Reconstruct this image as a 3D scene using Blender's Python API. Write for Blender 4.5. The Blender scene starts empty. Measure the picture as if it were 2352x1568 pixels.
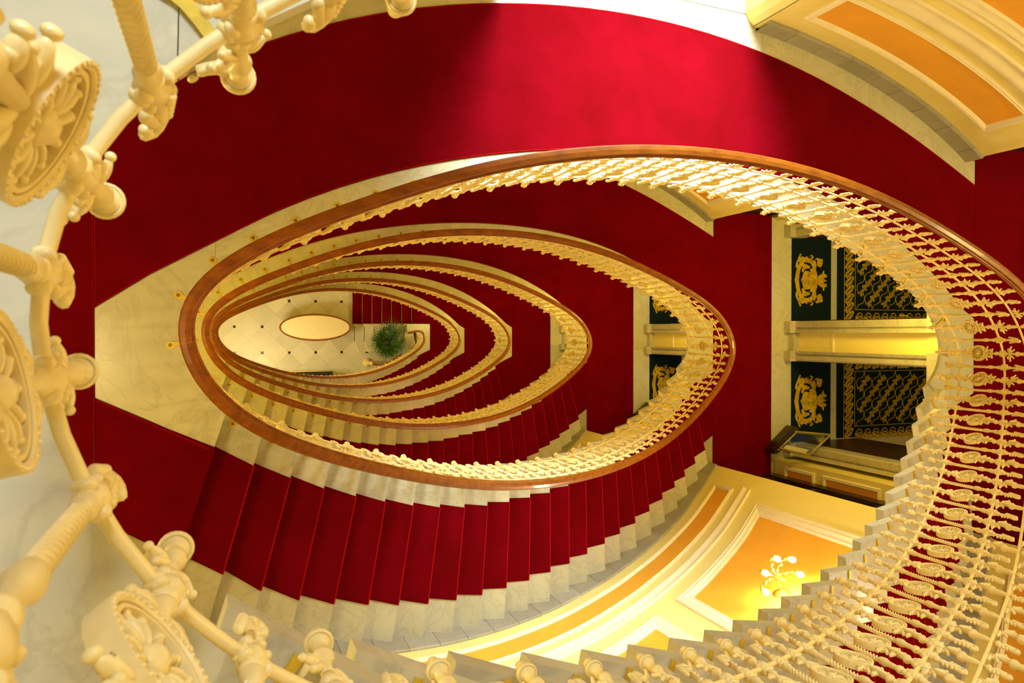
import bpy, bmesh, math, random
import numpy as np
from mathutils import Matrix, Vector
random.seed(4)
PI = math.pi
S = bpy.context.scene
COL = S.collection

# ------------------------------------------------------------------ camera, world, lights, exposure
FLOOR_DROP = [1.02, 4.87, 8.70, 12.535, 16.40, 20.11, 23.87]
ZC = 24.97
ZF = [ZC - d for d in FLOOR_DROP]              # floors 0 (top) .. 6; ground hall is z = 0
cam = bpy.data.cameras.new('camera')
cam.sensor_width = 36.0
cam.lens = 1760.0 * 36.0 / 2352.0
cam.clip_start = 0.02
cam.clip_end = 200
cam.dof.use_dof = True
cam.dof.focus_distance = 6.0
cam.dof.aperture_fstop = 11
co = bpy.data.objects.new('camera', cam)
COL.objects.link(co)
M = Matrix(((0.936193311527009, 0.0, 0.3514855380411724),
            (0.0037973830419112107, 0.9999416371394426, -0.010114454850563235),
            (-0.35146502433972776, 0.0108038102024738, 0.9361386726073139)))
co.matrix_world = Matrix.Translation((0, 0, ZC)) @ M.transposed().to_4x4()
S.camera = co

w = bpy.data.worlds.new('world')
S.world = w
w.use_nodes = True
w.node_tree.nodes['Background'].inputs[0].default_value = (0.70, 0.82, 1.0, 1)
w.node_tree.nodes['Background'].inputs[1].default_value = 0.12

S.view_settings.view_transform = 'Standard'
S.view_settings.look = 'None'
S.view_settings.gamma = 1
S.view_settings.use_curve_mapping = False
S.view_settings.exposure = 0.0

WARM = (1.0, 0.80, 0.27)
WARM_LOW = (1.0, 0.76, 0.09)
WARM2 = (1.0, 0.84, 0.46)
DAY = (0.72, 0.84, 1.0)


def lamp(kind, name, loc, power, color, size=0.2, sy=None, rot=(0, 0, 0), spread=None):
    l = bpy.data.lights.new(name, kind)
    l.energy = power
    l.color = color
    if kind == 'AREA':
        l.size = size
        if sy:
            l.shape = 'RECTANGLE'
            l.size_y = sy
        if spread:
            l.spread = spread
    elif kind == 'POINT':
        l.shadow_soft_size = size
    o = bpy.data.objects.new(name, l)
    o.location = loc
    o.rotation_euler = rot
    COL.objects.link(o)
    return o


# daylight outside the alcove windows of the two top floors (north side), weak below
for k, pw in ((0, 60), (1, 390), (2, 4)):
    lamp('AREA', 'window_daylight', (2.95, 4.6, ZF[k] + 2.5), pw, DAY, 1.9, 2.0, (math.radians(-52), 0, 0), math.radians(62))
# cool fill added under the ceiling, from the north, for the topmost balusters
lamp('AREA', 'north_day_fill', (0.0, 3.1, ZC + 1.6), 80, DAY, 1.6, 1.0, (math.radians(-58), 0, 0), math.radians(110))
# unseen ceiling lamps added for warm light on the west and east landings
FILL_CEIL_LAMPS = []
PE = [300, 92, 100, 92, 80, 70, 64]
PW = [2, 70, 112, 104, 96, 88, 76]
for k in range(0, 7):
    h = ZF[k] + 3.05
    FILL_CEIL_LAMPS += [(k, -1.25, -0.25, h), (k, 6.65, 0.6, h)]
    wc = WARM if k < 2 else WARM_LOW
    lamp('POINT', 'landing_fill', (-1.25, -0.25, h - 0.36), PW[k], wc, 0.22)
    lamp('POINT', 'landing_fill', (6.65, 0.6, h - 0.36), PE[k], wc, 0.22)
for k in (1, 2, 3):  # unseen fill lights added to brighten the lobby carpets
    for y in (0.75, -0.95):
        lamp('POINT', 'lobby_fill', (9.0, y, ZF[k] + 2.7), 14, WARM2, 0.2)
lamp('AREA', 'hall_area_light', (0.6, -1.0, 3.4), 90, WARM2, 1.2, 0.8, (0, math.radians(-25), 0))  # warm area light over the hall, without a fitting

# ------------------------------------------------------------------ materials
MATS = {}


def nodes(name):
    m = bpy.data.materials.new(name)
    m.use_nodes = True
    nt = m.node_tree
    b = nt.nodes['Principled BSDF']
    MATS[name] = m
    return m, nt, b


def mix_noise(nt, scale, c1, c2, detail=4, rough=0.6, lo=0.35, hi=0.65, coord='Object', stretch=None, dist=0.0):
    tc = nt.nodes.new('ShaderNodeTexCoord')
    mp = nt.nodes.new('ShaderNodeMapping')
    if stretch:
        mp.inputs['Scale'].default_value = stretch
    n = nt.nodes.new('ShaderNodeTexNoise')
    n.inputs['Scale'].default_value = scale
    n.inputs['Detail'].default_value = detail
    n.inputs['Roughness'].default_value = rough
    n.inputs['Distortion'].default_value = dist
    r = nt.nodes.new('ShaderNodeValToRGB')
    r.color_ramp.elements[0].position = lo
    r.color_ramp.elements[1].position = hi
    r.color_ramp.elements[0].color = (*c1, 1)
    r.color_ramp.elements[1].color = (*c2, 1)
    nt.links.new(tc.outputs[coord], mp.inputs[0])
    nt.links.new(mp.outputs[0], n.inputs[0])
    nt.links.new(n.outputs['Fac'], r.inputs[0])
    return r, n


def bump(nt, b, src, strength, dist=0.01):
    bp = nt.nodes.new('ShaderNodeBump')
    bp.inputs['Strength'].default_value = strength
    bp.inputs['Distance'].default_value = dist
    nt.links.new(src, bp.inputs['Height'])
    nt.links.new(bp.outputs[0], b.inputs['Normal'])


def simple(name, col, rough=0.5, metal=0.0, spec=0.5, noise=0.06, scale=6, emit=None, es=0):
    m, nt, b = nodes(name)
    c2 = tuple(min(1, c * (1 + noise)) for c in col)
    c1 = tuple(c * (1 - noise) for c in col)
    r, n = mix_noise(nt, scale, c1, c2)
    nt.links.new(r.outputs[0], b.inputs['Base Color'])
    b.inputs['Roughness'].default_value = rough
    b.inputs['Metallic'].default_value = metal
    b.inputs['Specular IOR Level'].default_value = spec
    if emit:
        b.inputs['Emission Color'].default_value = (*emit, 1)
        b.inputs['Emission Strength'].default_value = es
    return m


def marble(name, base, vein, scale=1.6, rough=0.28, amt=0.75):
    m, nt, b = nodes(name)
    r, n = mix_noise(nt, scale, tuple(c * 0.86 for c in base), base, 8, 0.62, 0.34, 0.62, dist=0.6)
    tc = nt.nodes.new('ShaderNodeTexCoord')
    wv = nt.nodes.new('ShaderNodeTexNoise')
    wv.inputs['Scale'].default_value = scale * 1.3
    wv.inputs['Detail'].default_value = 9
    wv.inputs['Roughness'].default_value = 0.6
    wv.inputs['Distortion'].default_value = 2.2
    mt = nt.nodes.new('ShaderNodeMath')
    mt.operation = 'SUBTRACT'
    mt.inputs[1].default_value = 0.5
    ab = nt.nodes.new('ShaderNodeMath')
    ab.operation = 'ABSOLUTE'
    rp = nt.nodes.new('ShaderNodeValToRGB')
    rp.color_ramp.elements[0].position = 0.0
    rp.color_ramp.elements[1].position = 0.035
    rp.color_ramp.elements[0].color = (amt, amt, amt, 1)
    rp.color_ramp.elements[1].color = (0, 0, 0, 1)
    mx = nt.nodes.new('ShaderNodeMixRGB')
    mx.inputs[2].default_value = (*vein, 1)
    nt.links.new(tc.outputs['Object'], wv.inputs[0])
    nt.links.new(wv.outputs['Fac'], mt.inputs[0])
    nt.links.new(mt.outputs[0], ab.inputs[0])
    nt.links.new(ab.outputs[0], rp.inputs[0])
    nt.links.new(rp.outputs[0], mx.inputs[0])
    nt.links.new(r.outputs[0], mx.inputs[1])
    oi = nt.nodes.new('ShaderNodeObjectInfo')
    ad = nt.nodes.new('ShaderNodeVectorMath')
    ad.operation = 'MULTIPLY_ADD'
    ad.inputs[1].default_value = (1, 1, 1)
    sc_ = nt.nodes.new('ShaderNodeMath')
    sc_.operation = 'MULTIPLY'
    sc_.inputs[1].default_value = 37.0
    nt.links.new(oi.outputs['Random'], sc_.inputs[0])
    nt.links.new(tc.outputs['Object'], ad.inputs[0])
    nt.links.new(sc_.outputs[0], ad.inputs[2])
    nt.links.new(ad.outputs[0], wv.inputs[0])
    nt.links.new(ad.outputs[0], n.inputs[0])
    tone = nt.nodes.new('ShaderNodeMapRange')
    tone.inputs[3].default_value = 0.86
    tone.inputs[4].default_value = 1.06
    nt.links.new(oi.outputs['Random'], tone.inputs[0])
    ml = nt.nodes.new('ShaderNodeMixRGB')
    ml.blend_type = 'MULTIPLY'
    ml.inputs[0].default_value = 1.0
    nt.links.new(mx.outputs[0], ml.inputs[1])
    nt.links.new(tone.outputs[0], ml.inputs[2])
    nt.links.new(ml.outputs[0], b.inputs['Base Color'])
    b.inputs['Roughness'].default_value = rough
    return m


marble('marble', (0.68, 0.65, 0.46), (0.44, 0.42, 0.29), amt=0.42)
marble('marble_cool_lit', (0.72, 0.72, 0.70), (0.5, 0.5, 0.47), amt=0.3)  # paler copy of marble, the lowest landing's cool light put into its colour
marble('marble_hall', (0.76, 0.71, 0.55), (0.62, 0.56, 0.38), scale=1.0, amt=0.22, rough=0.42)
marble('marble_grey', (0.42, 0.39, 0.30), (0.27, 0.25, 0.18), scale=2.4, rough=0.4, amt=0.4)
marble('marble_frame', (0.62, 0.57, 0.40), (0.34, 0.30, 0.2), scale=2.0, rough=0.35, amt=0.5)
# carpet pile
m, nt, b = nodes('carpet')
r, n = mix_noise(nt, 2.2, (0.118, 0.0, 0.0008), (0.178, 0.0, 0.005), 6, 0.7, 0.3, 0.7)
nt.links.new(r.outputs[0], b.inputs['Base Color'])
b.inputs['Roughness'].default_value = 1.0
b.inputs['Specular IOR Level'].default_value = 0.05
n2 = nt.nodes.new('ShaderNodeTexNoise')
n2.inputs['Scale'].default_value = 420
bump(nt, b, n2.outputs['Fac'], 0.5, 0.003)
simple('carpet_binding', (0.26, 0.003, 0.004), 1.0, spec=0.05)
simple('lit_nosing_red', (0.36, 0.004, 0.005), 1.0, spec=0.05)  # brighter red, the light that the stair nosings catch painted in
simple('cream', (0.90, 0.76, 0.26), 0.55, noise=0.03, scale=1.5)
simple('moulding', (0.90, 0.80, 0.52), 0.45, noise=0.03)
simple('orange', (0.86, 0.41, 0.03), 0.6, noise=0.05, scale=2.0)
simple('ivory', (0.91, 0.74, 0.32), 0.36, noise=0.05, scale=30)
simple('brass', (0.72, 0.50, 0.04), 0.36, metal=0.3, noise=0.15, scale=30)
simple('gilt', (0.75, 0.50, 0.08), 0.3, metal=0.8, noise=0.15, scale=30)
simple('bolt', (0.25, 0.17, 0.05), 0.4, metal=0.8)
simple('dark_wood', (0.035, 0.013, 0.006), 0.35, noise=0.3, scale=8)
simple('navy', (0.006, 0.016, 0.022), 0.95, spec=0.1, noise=0.3, scale=60)
simple('gold_print', (0.55, 0.36, 0.02), 0.9, spec=0.1, noise=0.25, scale=25)
simple('gold_dark', (0.42, 0.29, 0.015), 0.9, spec=0.1, noise=0.25, scale=25)
simple('gold_line', (0.05, 0.04, 0.01), 0.9, spec=0.1)
simple('table_cream', (0.86, 0.74, 0.46), 0.3, noise=0.02)
simple('black_stone', (0.015, 0.017, 0.014), 0.3)
simple('leaf', (0.03, 0.11, 0.012), 0.45, noise=0.5, scale=12)
simple('acrylic', (0.45, 0.38, 0.12), 0.25, spec=0.8)
simple('pot', (0.12, 0.09, 0.03), 0.5)
simple('soil', (0.03, 0.02, 0.01), 0.9)
simple('grout', (0.45, 0.40, 0.24), 0.8)
simple('plaster', (0.72, 0.60, 0.34), 0.8, noise=0.03)
simple('paper', (0.5, 0.45, 0.3), 0.7)
simple('globe', (1, 0.9, 0.7), 0.4, emit=(1.0, 0.88, 0.6), es=22)
m, nt, b = nodes('wood')
r, n = mix_noise(nt, 9, (0.16, 0.038, 0.002), (0.32, 0.090, 0.004), 6, 0.6, 0.3, 0.7, stretch=(1, 2.2, 5))
nt.links.new(r.outputs[0], b.inputs['Base Color'])
b.inputs['Roughness'].default_value = 0.36
b.inputs['Specular IOR Level'].default_value = 0.3
b.inputs['Coat Weight'].default_value = 0.14
b.inputs['Coat Roughness'].default_value = 0.08
m, nt, b = nodes('glass')
out = nt.nodes['Material Output']
tr = nt.nodes.new('ShaderNodeBsdfTransparent')
gl = nt.nodes.new('ShaderNodeBsdfGlossy')
gl.inputs['Roughness'].default_value = 0.03
mx = nt.nodes.new('ShaderNodeMixShader')
mx.inputs[0].default_value = 0.10
tr.inputs[0].default_value = (0.92, 0.94, 0.9, 1)
nt.links.new(tr.outputs[0], mx.inputs[1])
nt.links.new(gl.outputs[0], mx.inputs[2])
nt.links.new(mx.outputs[0], out.inputs[0])


# ------------------------------------------------------------------ mesh building
class MB:
    def __init__(s):
        s.v = []
        s.f = []
        s.sm = []
        s.mi = []
        s.m = 0

    def add(s, vs, fs, smooth=False):
        b = len(s.v)
        s.v += [tuple(p) for p in vs]
        s.f += [tuple(b + i for i in f) for f in fs]
        s.sm += [smooth] * len(fs)
        s.mi += [s.m] * len(fs)
        return s

    def box(s, x0, x1, y0, y1, z0, z1):
        vs = [(x, y, z) for x in (x0, x1) for y in (y0, y1) for z in (z0, z1)]
        return s.add(vs, [(0, 1, 3, 2), (4, 6, 7, 5), (0, 4, 5, 1), (2, 3, 7, 6), (0, 2, 6, 4), (1, 5, 7, 3)])

    def prism(s, poly, z0, z1, cap=True):
        """poly: xy points counterclockwise or clockwise, z0/z1 floats or per-point lists"""
        n = len(poly)
        zz0 = z0 if hasattr(z0, '__len__') else [z0] * n
        zz1 = z1 if hasattr(z1, '__len__') else [z1] * n
        a = sum(poly[i][0] * poly[(i + 1) % n][1] - poly[(i + 1) % n][0] * poly[i][1] for i in range(n))
        idx = list(range(n)) if a > 0 else list(range(n))[::-1]
        P = [poly[i] for i in idx]
        Z0 = [zz0[i] for i in idx]
        Z1 = [zz1[i] for i in idx]
        vs = [(p[0], p[1], z) for p, z in zip(P, Z0)] + [(p[0], p[1], z) for p, z in zip(P, Z1)]
        fs = [(i, (i + 1) % n, n + (i + 1) % n, n + i) for i in range(n)]
        if cap:
            if n <= 4:
                fs += [tuple(range(n))[::-1], tuple(n + i for i in range(n))]
            else:
                from mathutils.geometry import tessellate_polygon
                tr = tessellate_polygon([[Vector((p[0], p[1], 0)) for p in P]])
                for t in tr:
                    a, b_, c = t
                    ar = (P[b_][0] - P[a][0]) * (P[c][1] - P[a][1]) - (P[c][0] - P[a][0]) * (P[b_][1] - P[a][1])
                    if abs(ar) < 1e-12:
                        continue
                    if ar < 0:
                        b_, c = c, b_
                    fs += [(n + a, n + b_, n + c), (c, b_, a)]
        return s.add(vs, fs)

    def lathe(s, prof, seg=14, c=(0, 0, 0), axis='z', smooth=True):
        """prof: (r, h) list along the axis"""
        vs, fs = [], []
        for r, h in prof:
            for i in range(seg):
                a = 2 * PI * i / seg
                p = (r * math.cos(a), r * math.sin(a), h)
                if axis == 'y':
                    p = (p[0], -h, p[1])
                elif axis == 'x':
                    p = (h, p[0], p[1])
                vs.append((c[0] + p[0], c[1] + p[1], c[2] + p[2]))
        for j in range(len(prof) - 1):
            for i in range(seg):
                k = (i + 1) % seg
                fs.append((j * seg + i, j * seg + k, (j + 1) * seg + k, (j + 1) * seg + i))
        n = len(prof)
        if prof[0][0] > 1e-5:
            fs.append(tuple(range(seg))[::-1])
        if prof[-1][0] > 1e-5:
            fs.append(tuple((n - 1) * seg + i for i in range(seg)))
        return s.add(vs, fs, smooth)

    def ell(s, c, r, rot=0.0, seg=10, ring=6):
        """ellipsoid; rot turns it in the local xz plane"""
        if max(r) > 0.0055:
            seg, ring = max(seg, 12), max(ring, 8)
        vs, fs = [], []
        cr, sr = math.cos(rot), math.sin(rot)
        for j in range(ring + 1):
            ph = PI * j / ring
            for i in range(seg):
                a = 2 * PI * i / seg
                x = r[0] * math.sin(ph) * math.cos(a)
                y = r[1] * math.sin(ph) * math.sin(a)
                z = r[2] * math.cos(ph)
                vs.append((c[0] + x * cr + z * sr, c[1] + y, c[2] - x * sr + z * cr))
        for j in range(ring):
            for i in range(seg):
                k = (i + 1) % seg
                fs.append((j * seg + i, (j + 1) * seg + i, (j + 1) * seg + k, j * seg + k))
        return s.add(vs, fs, True)

    def tube(s, path, r, seg=8, closed=False, smooth=True):
        n = len(path)
        P = [Vector(p) for p in path]
        rr = r if hasattr(r, '__len__') else [r] * n
        vs, fs = [], []
        up = Vector((0, 0, 1))
        for i in range(n):
            a = P[i - 1] if (i > 0 or closed) else P[i]
            b_ = P[(i + 1) % n] if (i < n - 1 or closed) else P[i]
            t = (b_ - a).normalized()
            ref = up if abs(t.z) < 0.93 else Vector((1, 0, 0))
            u = t.cross(ref).normalized()
            v = u.cross(t).normalized()
            for k in range(seg):
                an = 2 * PI * k / seg
                vs.append(P[i] + (u * math.cos(an) + v * math.sin(an)) * rr[i])
        m_ = n if closed else n - 1
        for i in range(m_):
            for k in range(seg):
                k2 = (k + 1) % seg
                j = (i + 1) % n
                fs.append((i * seg + k, i * seg + k2, j * seg + k2, j * seg + k))
        if not closed:
            fs += [tuple(range(seg))[::-1], tuple((n - 1) * seg + k for k in range(seg))]
        return s.add(vs, fs, smooth)

    def grid(s, rows, closed_u=False, closed_v=False, smooth=True):
        """rows: list of equal-length point lists"""
        n, m_ = len(rows), len(rows[0])
        vs = [p for r in rows for p in r]
        fs = []
        for i in range(n if closed_u else n - 1):
            for j in range(m_ if closed_v else m_ - 1):
                a, b_ = i, (i + 1) % n
                c, d = j, (j + 1) % m_
                fs.append((a * m_ + c, b_ * m_ + c, b_ * m_ + d, a * m_ + d))
        return s.add(vs, fs, smooth)

    def mesh(s, name, mats):
        me = bpy.data.meshes.new(name)
        me.from_pydata(s.v, [], s.f)
        me.polygons.foreach_set('use_smooth', s.sm)
        me.polygons.foreach_set('material_index', s.mi)
        for q in ([mats] if isinstance(mats, str) else mats):
            me.materials.append(MATS[q])
        me.update()
        return me

    def obj(s, name, mats, parent=None, loc=None, fix=False):
        me = s.mesh(name, mats)
        if fix:
            bm = bmesh.new()
            bm.from_mesh(me)
            bmesh.ops.recalc_face_normals(bm, faces=bm.faces)
            bm.to_mesh(me)
            bm.free()
        return inst(me, name, parent, loc)


def inst(me, name, parent=None, loc=None, rz=0):
    o = bpy.data.objects.new(name, me)
    COL.objects.link(o)
    if parent:
        o.parent = parent
    if loc:
        o.location = loc
    if rz:
        o.rotation_euler = (0, 0, rz)
    return o


def tag(o, label=None, cat=None, group=None, kind=None):
    if label:
        o['label'] = label
    if cat:
        o['category'] = cat
    if group:
        o['group'] = group
    if kind:
        o['kind'] = kind
    return o


def thing(name, label, cat, loc=(0, 0, 0), rz=0, group=None, kind=None):
    o = bpy.data.objects.new(name, None)
    o.empty_display_size = 0.1
    COL.objects.link(o)
    o.location = loc
    o.rotation_euler = (0, 0, rz)
    return tag(o, label, cat, group, kind)


def copy_tree(o, parent=None):
    c = o.copy()
    COL.objects.link(c)
    if parent:
        c.parent = parent
    for ch in list(o.children):
        copy_tree(ch, c)
    return c


# ------------------------------------------------------------------ plan curves of the oval stair
CX, CY, CA, CB = 2.785125, -0.064472, 3.275655, 1.001975
CK = [-0.117981, -0.003763, 0.037154, 0.002555, -0.011093]
SK = [-0.022601, -0.003409, 0.001468, 0.002009, -0.003233]
NT = 1440
_t = np.linspace(0, 4 * PI, 2 * NT + 1)
_m = np.ones_like(_t)
for _k in range(5):
    _m = _m + CK[_k] * np.cos((_k + 2) * _t) + SK[_k] * np.sin((_k + 2) * _t)
RX = CX + CA * _m * np.cos(_t)
RY = CY + CB * _m * np.sin(_t)
R2 = np.stack([RX, RY], 1)
_T = np.gradient(R2, axis=0)
_T /= np.linalg.norm(_T, axis=1)[:, None]
N2 = np.stack([_T[:, 1], -_T[:, 0]], 1)        # outward
RS = np.concatenate([[0], np.cumsum(np.hypot(np.diff(RX), np.diff(RY)))])
PER = RS[NT]


def rp(s_, off=0.0):
    """point of the rail curve (outer handrail edge) at arc length s_, moved out by off; also outward normal"""
    s_ = s_ % PER
    x = np.interp(s_, RS, RX)
    y = np.interp(s_, RS, RY)
    nx = np.interp(s_, RS, N2[:, 0])
    ny = np.interp(s_, RS, N2[:, 1])
    return (x + nx * off, y + ny * off), (nx, ny)


EDGE = 0.004      # slab edge offset
BAL = -0.034      # baluster line offset
# nosing lines: inner point on the carpet edge, outer point on the carpet edge
_inx = [-0.087, 0.14, 0.373, 0.606, 0.847, 1.089, 1.339, 1.596, 1.852, 2.11, 2.373, 2.639, 2.909]
_iny = [-0.675, -0.817, -0.938, -1.055, -1.158, -1.25, -1.333, -1.402, -1.459, -1.499, -1.520, -1.533, -1.541]
INX = [(_inx[i] if i <= 12 else 5.818 - _inx[24 - i]) for i in range(25)]
INY = [(_iny[i] if i <= 12 else _iny[24 - i] + 0.012) for i in range(25)]
OUX = [-0.291, -0.044, 0.185, 0.435, 0.689, 0.958, 1.219, 1.493, 1.775, 2.054, 2.338, 2.623, 2.909, 3.186, 3.46, 3.746, 4.014,
       4.298, 4.575, 4.849, 5.12, 5.372, 5.631, 5.89, 6.12]
OUY = [-1.311, -1.475, -1.655, -1.80, -1.912, -2.004, -2.093, -2.171, -2.229, -2.271, -2.293, -2.306, -2.306, -2.299, -2.273,
       -2.237, -2.196, -2.143, -2.065, -1.978, -1.889, -1.80, -1.68, -1.545, -1.40]
NI = list(zip(INX, INY))
NO = list(zip(OUX, OUY))


def nose(nu):
    nu = max(-1.0, min(25.0, nu))
    i = int(max(0, min(23, math.floor(nu))))
    f = nu - i
    a = np.array(NI[i]) * (1 - f) + np.array(NI[i + 1]) * f
    b_ = np.array(NO[i]) * (1 - f) + np.array(NO[i + 1]) * f
    return a, b_


WB = (2.85, -0.06, 4.15, 2.55, 2.47)    # outer wall ellipse: centre, a, b south, b north


def wall_y(x, north=False):
    q = max(0.0, 1 - ((x - WB[0]) / WB[2]) ** 2)
    return WB[1] + (WB[4] if north else -WB[3]) * math.sqrt(q)


def hit_wall(a, b_):
    """where the line a->b_ meets the south wall"""
    d = b_ - a
    lo, hi = 0.3, 4.0
    for _ in range(40):
        mid = (lo + hi) / 2
        p = a + d * mid
        if abs(p[0] - WB[0]) < WB[2] and p[1] > wall_y(p[0]):
            lo = mid
        else:
            hi = mid
    return a + d * lo


def hit_edge(a, b_, off=EDGE):
    """where the line b_->a (extended inwards) meets the slab edge"""
    P = R2[NT // 2 - 60:NT + 60] + N2[NT // 2 - 60:NT + 60] * off
    d = (b_ - a) / np.linalg.norm(b_ - a)
    n_ = np.array([-d[1], d[0]])
    e = (P - a) @ n_
    g = np.where(np.sign(e[:-1]) != np.sign(e[1:]))[0]
    best = None
    for i in g:
        f = e[i] / (e[i] - e[i + 1])
        q = P[i] * (1 - f) + P[i + 1] * f
        if best is None or np.linalg.norm(q - a) < np.linalg.norm(best[0] - a):
            best = (q, RS[NT // 2 - 60 + i] * (1 - f) + RS[NT // 2 - 59 + i] * f)
    return best


NE = [hit_edge(*nose(i)) for i in range(25)]
NW = [hit_wall(*nose(i)) for i in range(25)]
_nus = np.arange(25)
_nss = np.array([e[1] for e in NE])
S0, S23, S24 = _nss[0], _nss[23], _nss[24]


def nu_of_s(s_):
    if s_ < _nss[0]:
        return (s_ - _nss[0]) / (_nss[1] - _nss[0])
    if s_ > _nss[-1]:
        return 24 + (s_ - _nss[-1]) / (_nss[-1] - _nss[-2])
    return float(np.interp(s_, _nss, _nus))


def s_of_nu(nu):
    return float(np.interp(nu, _nus, _nss))


def zline(k, s_):
    """height of the guard line of storey k (flight from floor k to floor k+1) at arc length s_ (PER/2 .. 3/2 PER)"""
    acc = 0
    for d in (-0.30, -0.2, -0.1, 0, 0.1, 0.2, 0.30):
        nu = min(24.0, max(0.0, nu_of_s(s_ + d)))
        acc += ZF[k] + (ZF[k + 1] - ZF[k]) * nu / 24.0
    return acc / 7


_ci_t = np.polyfit([-0.047, 0.689, 1.374, 1.885, 2.909, 3.93, 4.95, 5.86], [0.539, 0.912, 1.129, 1.225, 1.31, 1.235, 0.93, 0.36], 4)
_co_t = np.polyfit([-0.5, 0.215, 0.691, 1.122, 1.904, 2.567, 3.172, 3.682, 4.52, 5.449, 6.146],
                   [1.30, 1.744, 1.942, 2.081, 2.238, 2.286, 2.263, 2.186, 2.001, 1.632, 1.295], 5)
XL, XR = -0.684, 6.157


def ci_t(x):
    return float(np.polyval(_ci_t, x))


def co_t(x):
    return float(np.polyval(_co_t, x))


def edge_pts(s0, s1, n, off=EDGE):
    return [rp(s_, off)[0] for s_ in np.linspace(s0, s1, n)]


def ribbon(m_, pts, w_, z0, z1):
    n = len(pts)
    for i in range(n - 1):
        a, b_ = np.array(pts[i]), np.array(pts[i + 1])
        d = b_ - a
        L = np.linalg.norm(d)
        if L < 1e-6:
            continue
        d = d / L
        q = np.array([-d[1], d[0]]) * w_ / 2
        e = d * w_ * 0.3
        m_.prism([tuple(a + q - e), tuple(a - q - e), tuple(b_ - q + e), tuple(b_ + q + e)], z0, z1)


# ------------------------------------------------------------------ landings (structure)
XW, XE0, XE1 = -2.7, 7.445, 7.183
YN, YS = 3.5, -3.6
FN = ['top floor by the camera', 'first floor below the camera', 'second floor down', 'third floor down',
      'fourth floor down', 'fifth floor down', 'lowest landing above the hall']


def s_at_x(x, north):
    """arc length where the rail curve passes x"""
    rng = range(0, NT // 2) if north else range(NT // 2, NT)
    best = min(rng, key=lambda i: abs(RX[i] - x))
    return float(RS[best])


GAP = 0.0009
TH = 0.03


def shrink(poly, g=GAP):
    """move a polygon's sides in by g (small, roughly) so joints stay open"""
    n = len(poly)
    a = sum(poly[i][0] * poly[(i + 1) % n][1] - poly[(i + 1) % n][0] * poly[i][1] for i in range(n))
    sg = 1 if a > 0 else -1
    out = []
    for i in range(n):
        p0, p1, p2 = map(np.array, (poly[i - 1], poly[i], poly[(i + 1) % n]))
        d1 = (p1 - p0) / (np.linalg.norm(p1 - p0) + 1e-9)
        d2 = (p2 - p1) / (np.linalg.norm(p2 - p1) + 1e-9)
        n1 = np.array([-d1[1], d1[0]]) * sg
        n2 = np.array([-d2[1], d2[0]]) * sg
        nn = n1 + n2
        l = np.linalg.norm(nn)
        if l < 0.2:
            nn = n1
            l = 1
        out.append(tuple(p1 + nn / l * g / max(0.5, l / 2)))
    return out


JX = [-0.05, 1.50, 3.15, 4.75]      # joints of the inner border


def inner_slabs():
    """marble border around the well on a landing: list of polygons"""
    out = []
    sj = [s_at_x(x, True) for x in JX]
    # west triangle
    nin, nout = nose(0)
    tri = [(XL, 0.14), (XL, -0.363)]
    tri += [(-0.40, -0.508), (-0.087, -0.675)]
    tri += [tuple(NE[0][0])]
    tri += edge_pts(S0 - 0.02, sj[0], 26)
    tri += [(-0.047, 0.539), (-0.40, 0.335)]
    out.append(tri)
    for a, b_ in zip([0, 1, 2], [1, 2, 3]):
        e = edge_pts(sj[a], sj[b_], 14)            # runs east to west as s decreases
        xs = np.linspace(JX[b_], JX[a], 12)
        c = [(x, ci_t(x)) for x in xs]
        if a == 0:
            c[-1] = (-0.047, 0.539)
        out.append(e + c)
    # east
    e = edge_pts(sj[3], 0.0, 14) + edge_pts(PER - 0.02, S23 + 0.01, 26)
    p = e + [tuple(nose(23)[0]), (5.837, -0.681), (6.0, -0.60), (XR, -0.525), (XR, 0.13), (6.03, 0.205)]
    p += [(x, ci_t(x)) for x in np.linspace(5.75, JX[3], 10)]
    out.append(p)
    return out


def north_border():
    """marble border between carpet and north wall, alcove included"""
    out = []
    cuts = [-2.0, -0.9, 0.2, 1.12, 1.778]
    for a, b_ in zip(cuts[:-1], cuts[1:]):
        xs = np.linspace(a, b_, 6)
        out.append([(x, co_t(max(x, -0.5)) + (0 if x > -0.5 else (x + 0.5) * 0.5)) for x in xs] + [(b_, 3.3), (a, 3.3)])
    xs = np.linspace(1.778, 2.92, 8)
    out.append([(x, co_t(x)) for x in xs] + [(2.92, 2.46), (1.778, 2.46)])
    xs = np.linspace(2.92, 3.90, 8)
    out.append([(x, co_t(x)) for x in xs] + [(3.90, 2.40), (3.73, 2.43), (2.92, 2.46)])
    out.append([(1.778, 2.465), (2.92, 2.465), (2.92, 3.3), (1.778, 3.3)])
    out.append([(2.92, 2.465), (3.73, 2.435), (3.73, 3.3), (2.92, 3.3)])
    cx = [3.90, 4.95, 6.02, XR]
    for a, b_ in zip(cx[:-1], cx[1:]):
        xs = np.linspace(a, b_, 8)
        out.append([(x, co_t(x)) for x in xs] + [(x, wall_y(min(x, 6.1), True) + 0.03) for x in xs[::-1]])
    return out


def slab_base():
    """plan of the structural slab of a landing: a ring open at the stair"""
    inn = edge_pts(S0, 0.0, 90, 0.42) + edge_pts(PER - 0.02, S23 + 0.40, 26, 0.42)
    outer = [tuple(NW[23] + np.array([0.25, 0.0])), (6.4, YS), (11.0, YS), (11.0, YN), (XW, YN), (XW, YS), (NW[0][0] - 0.02, YS), tuple(NW[0])]
    return inn + outer


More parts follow.
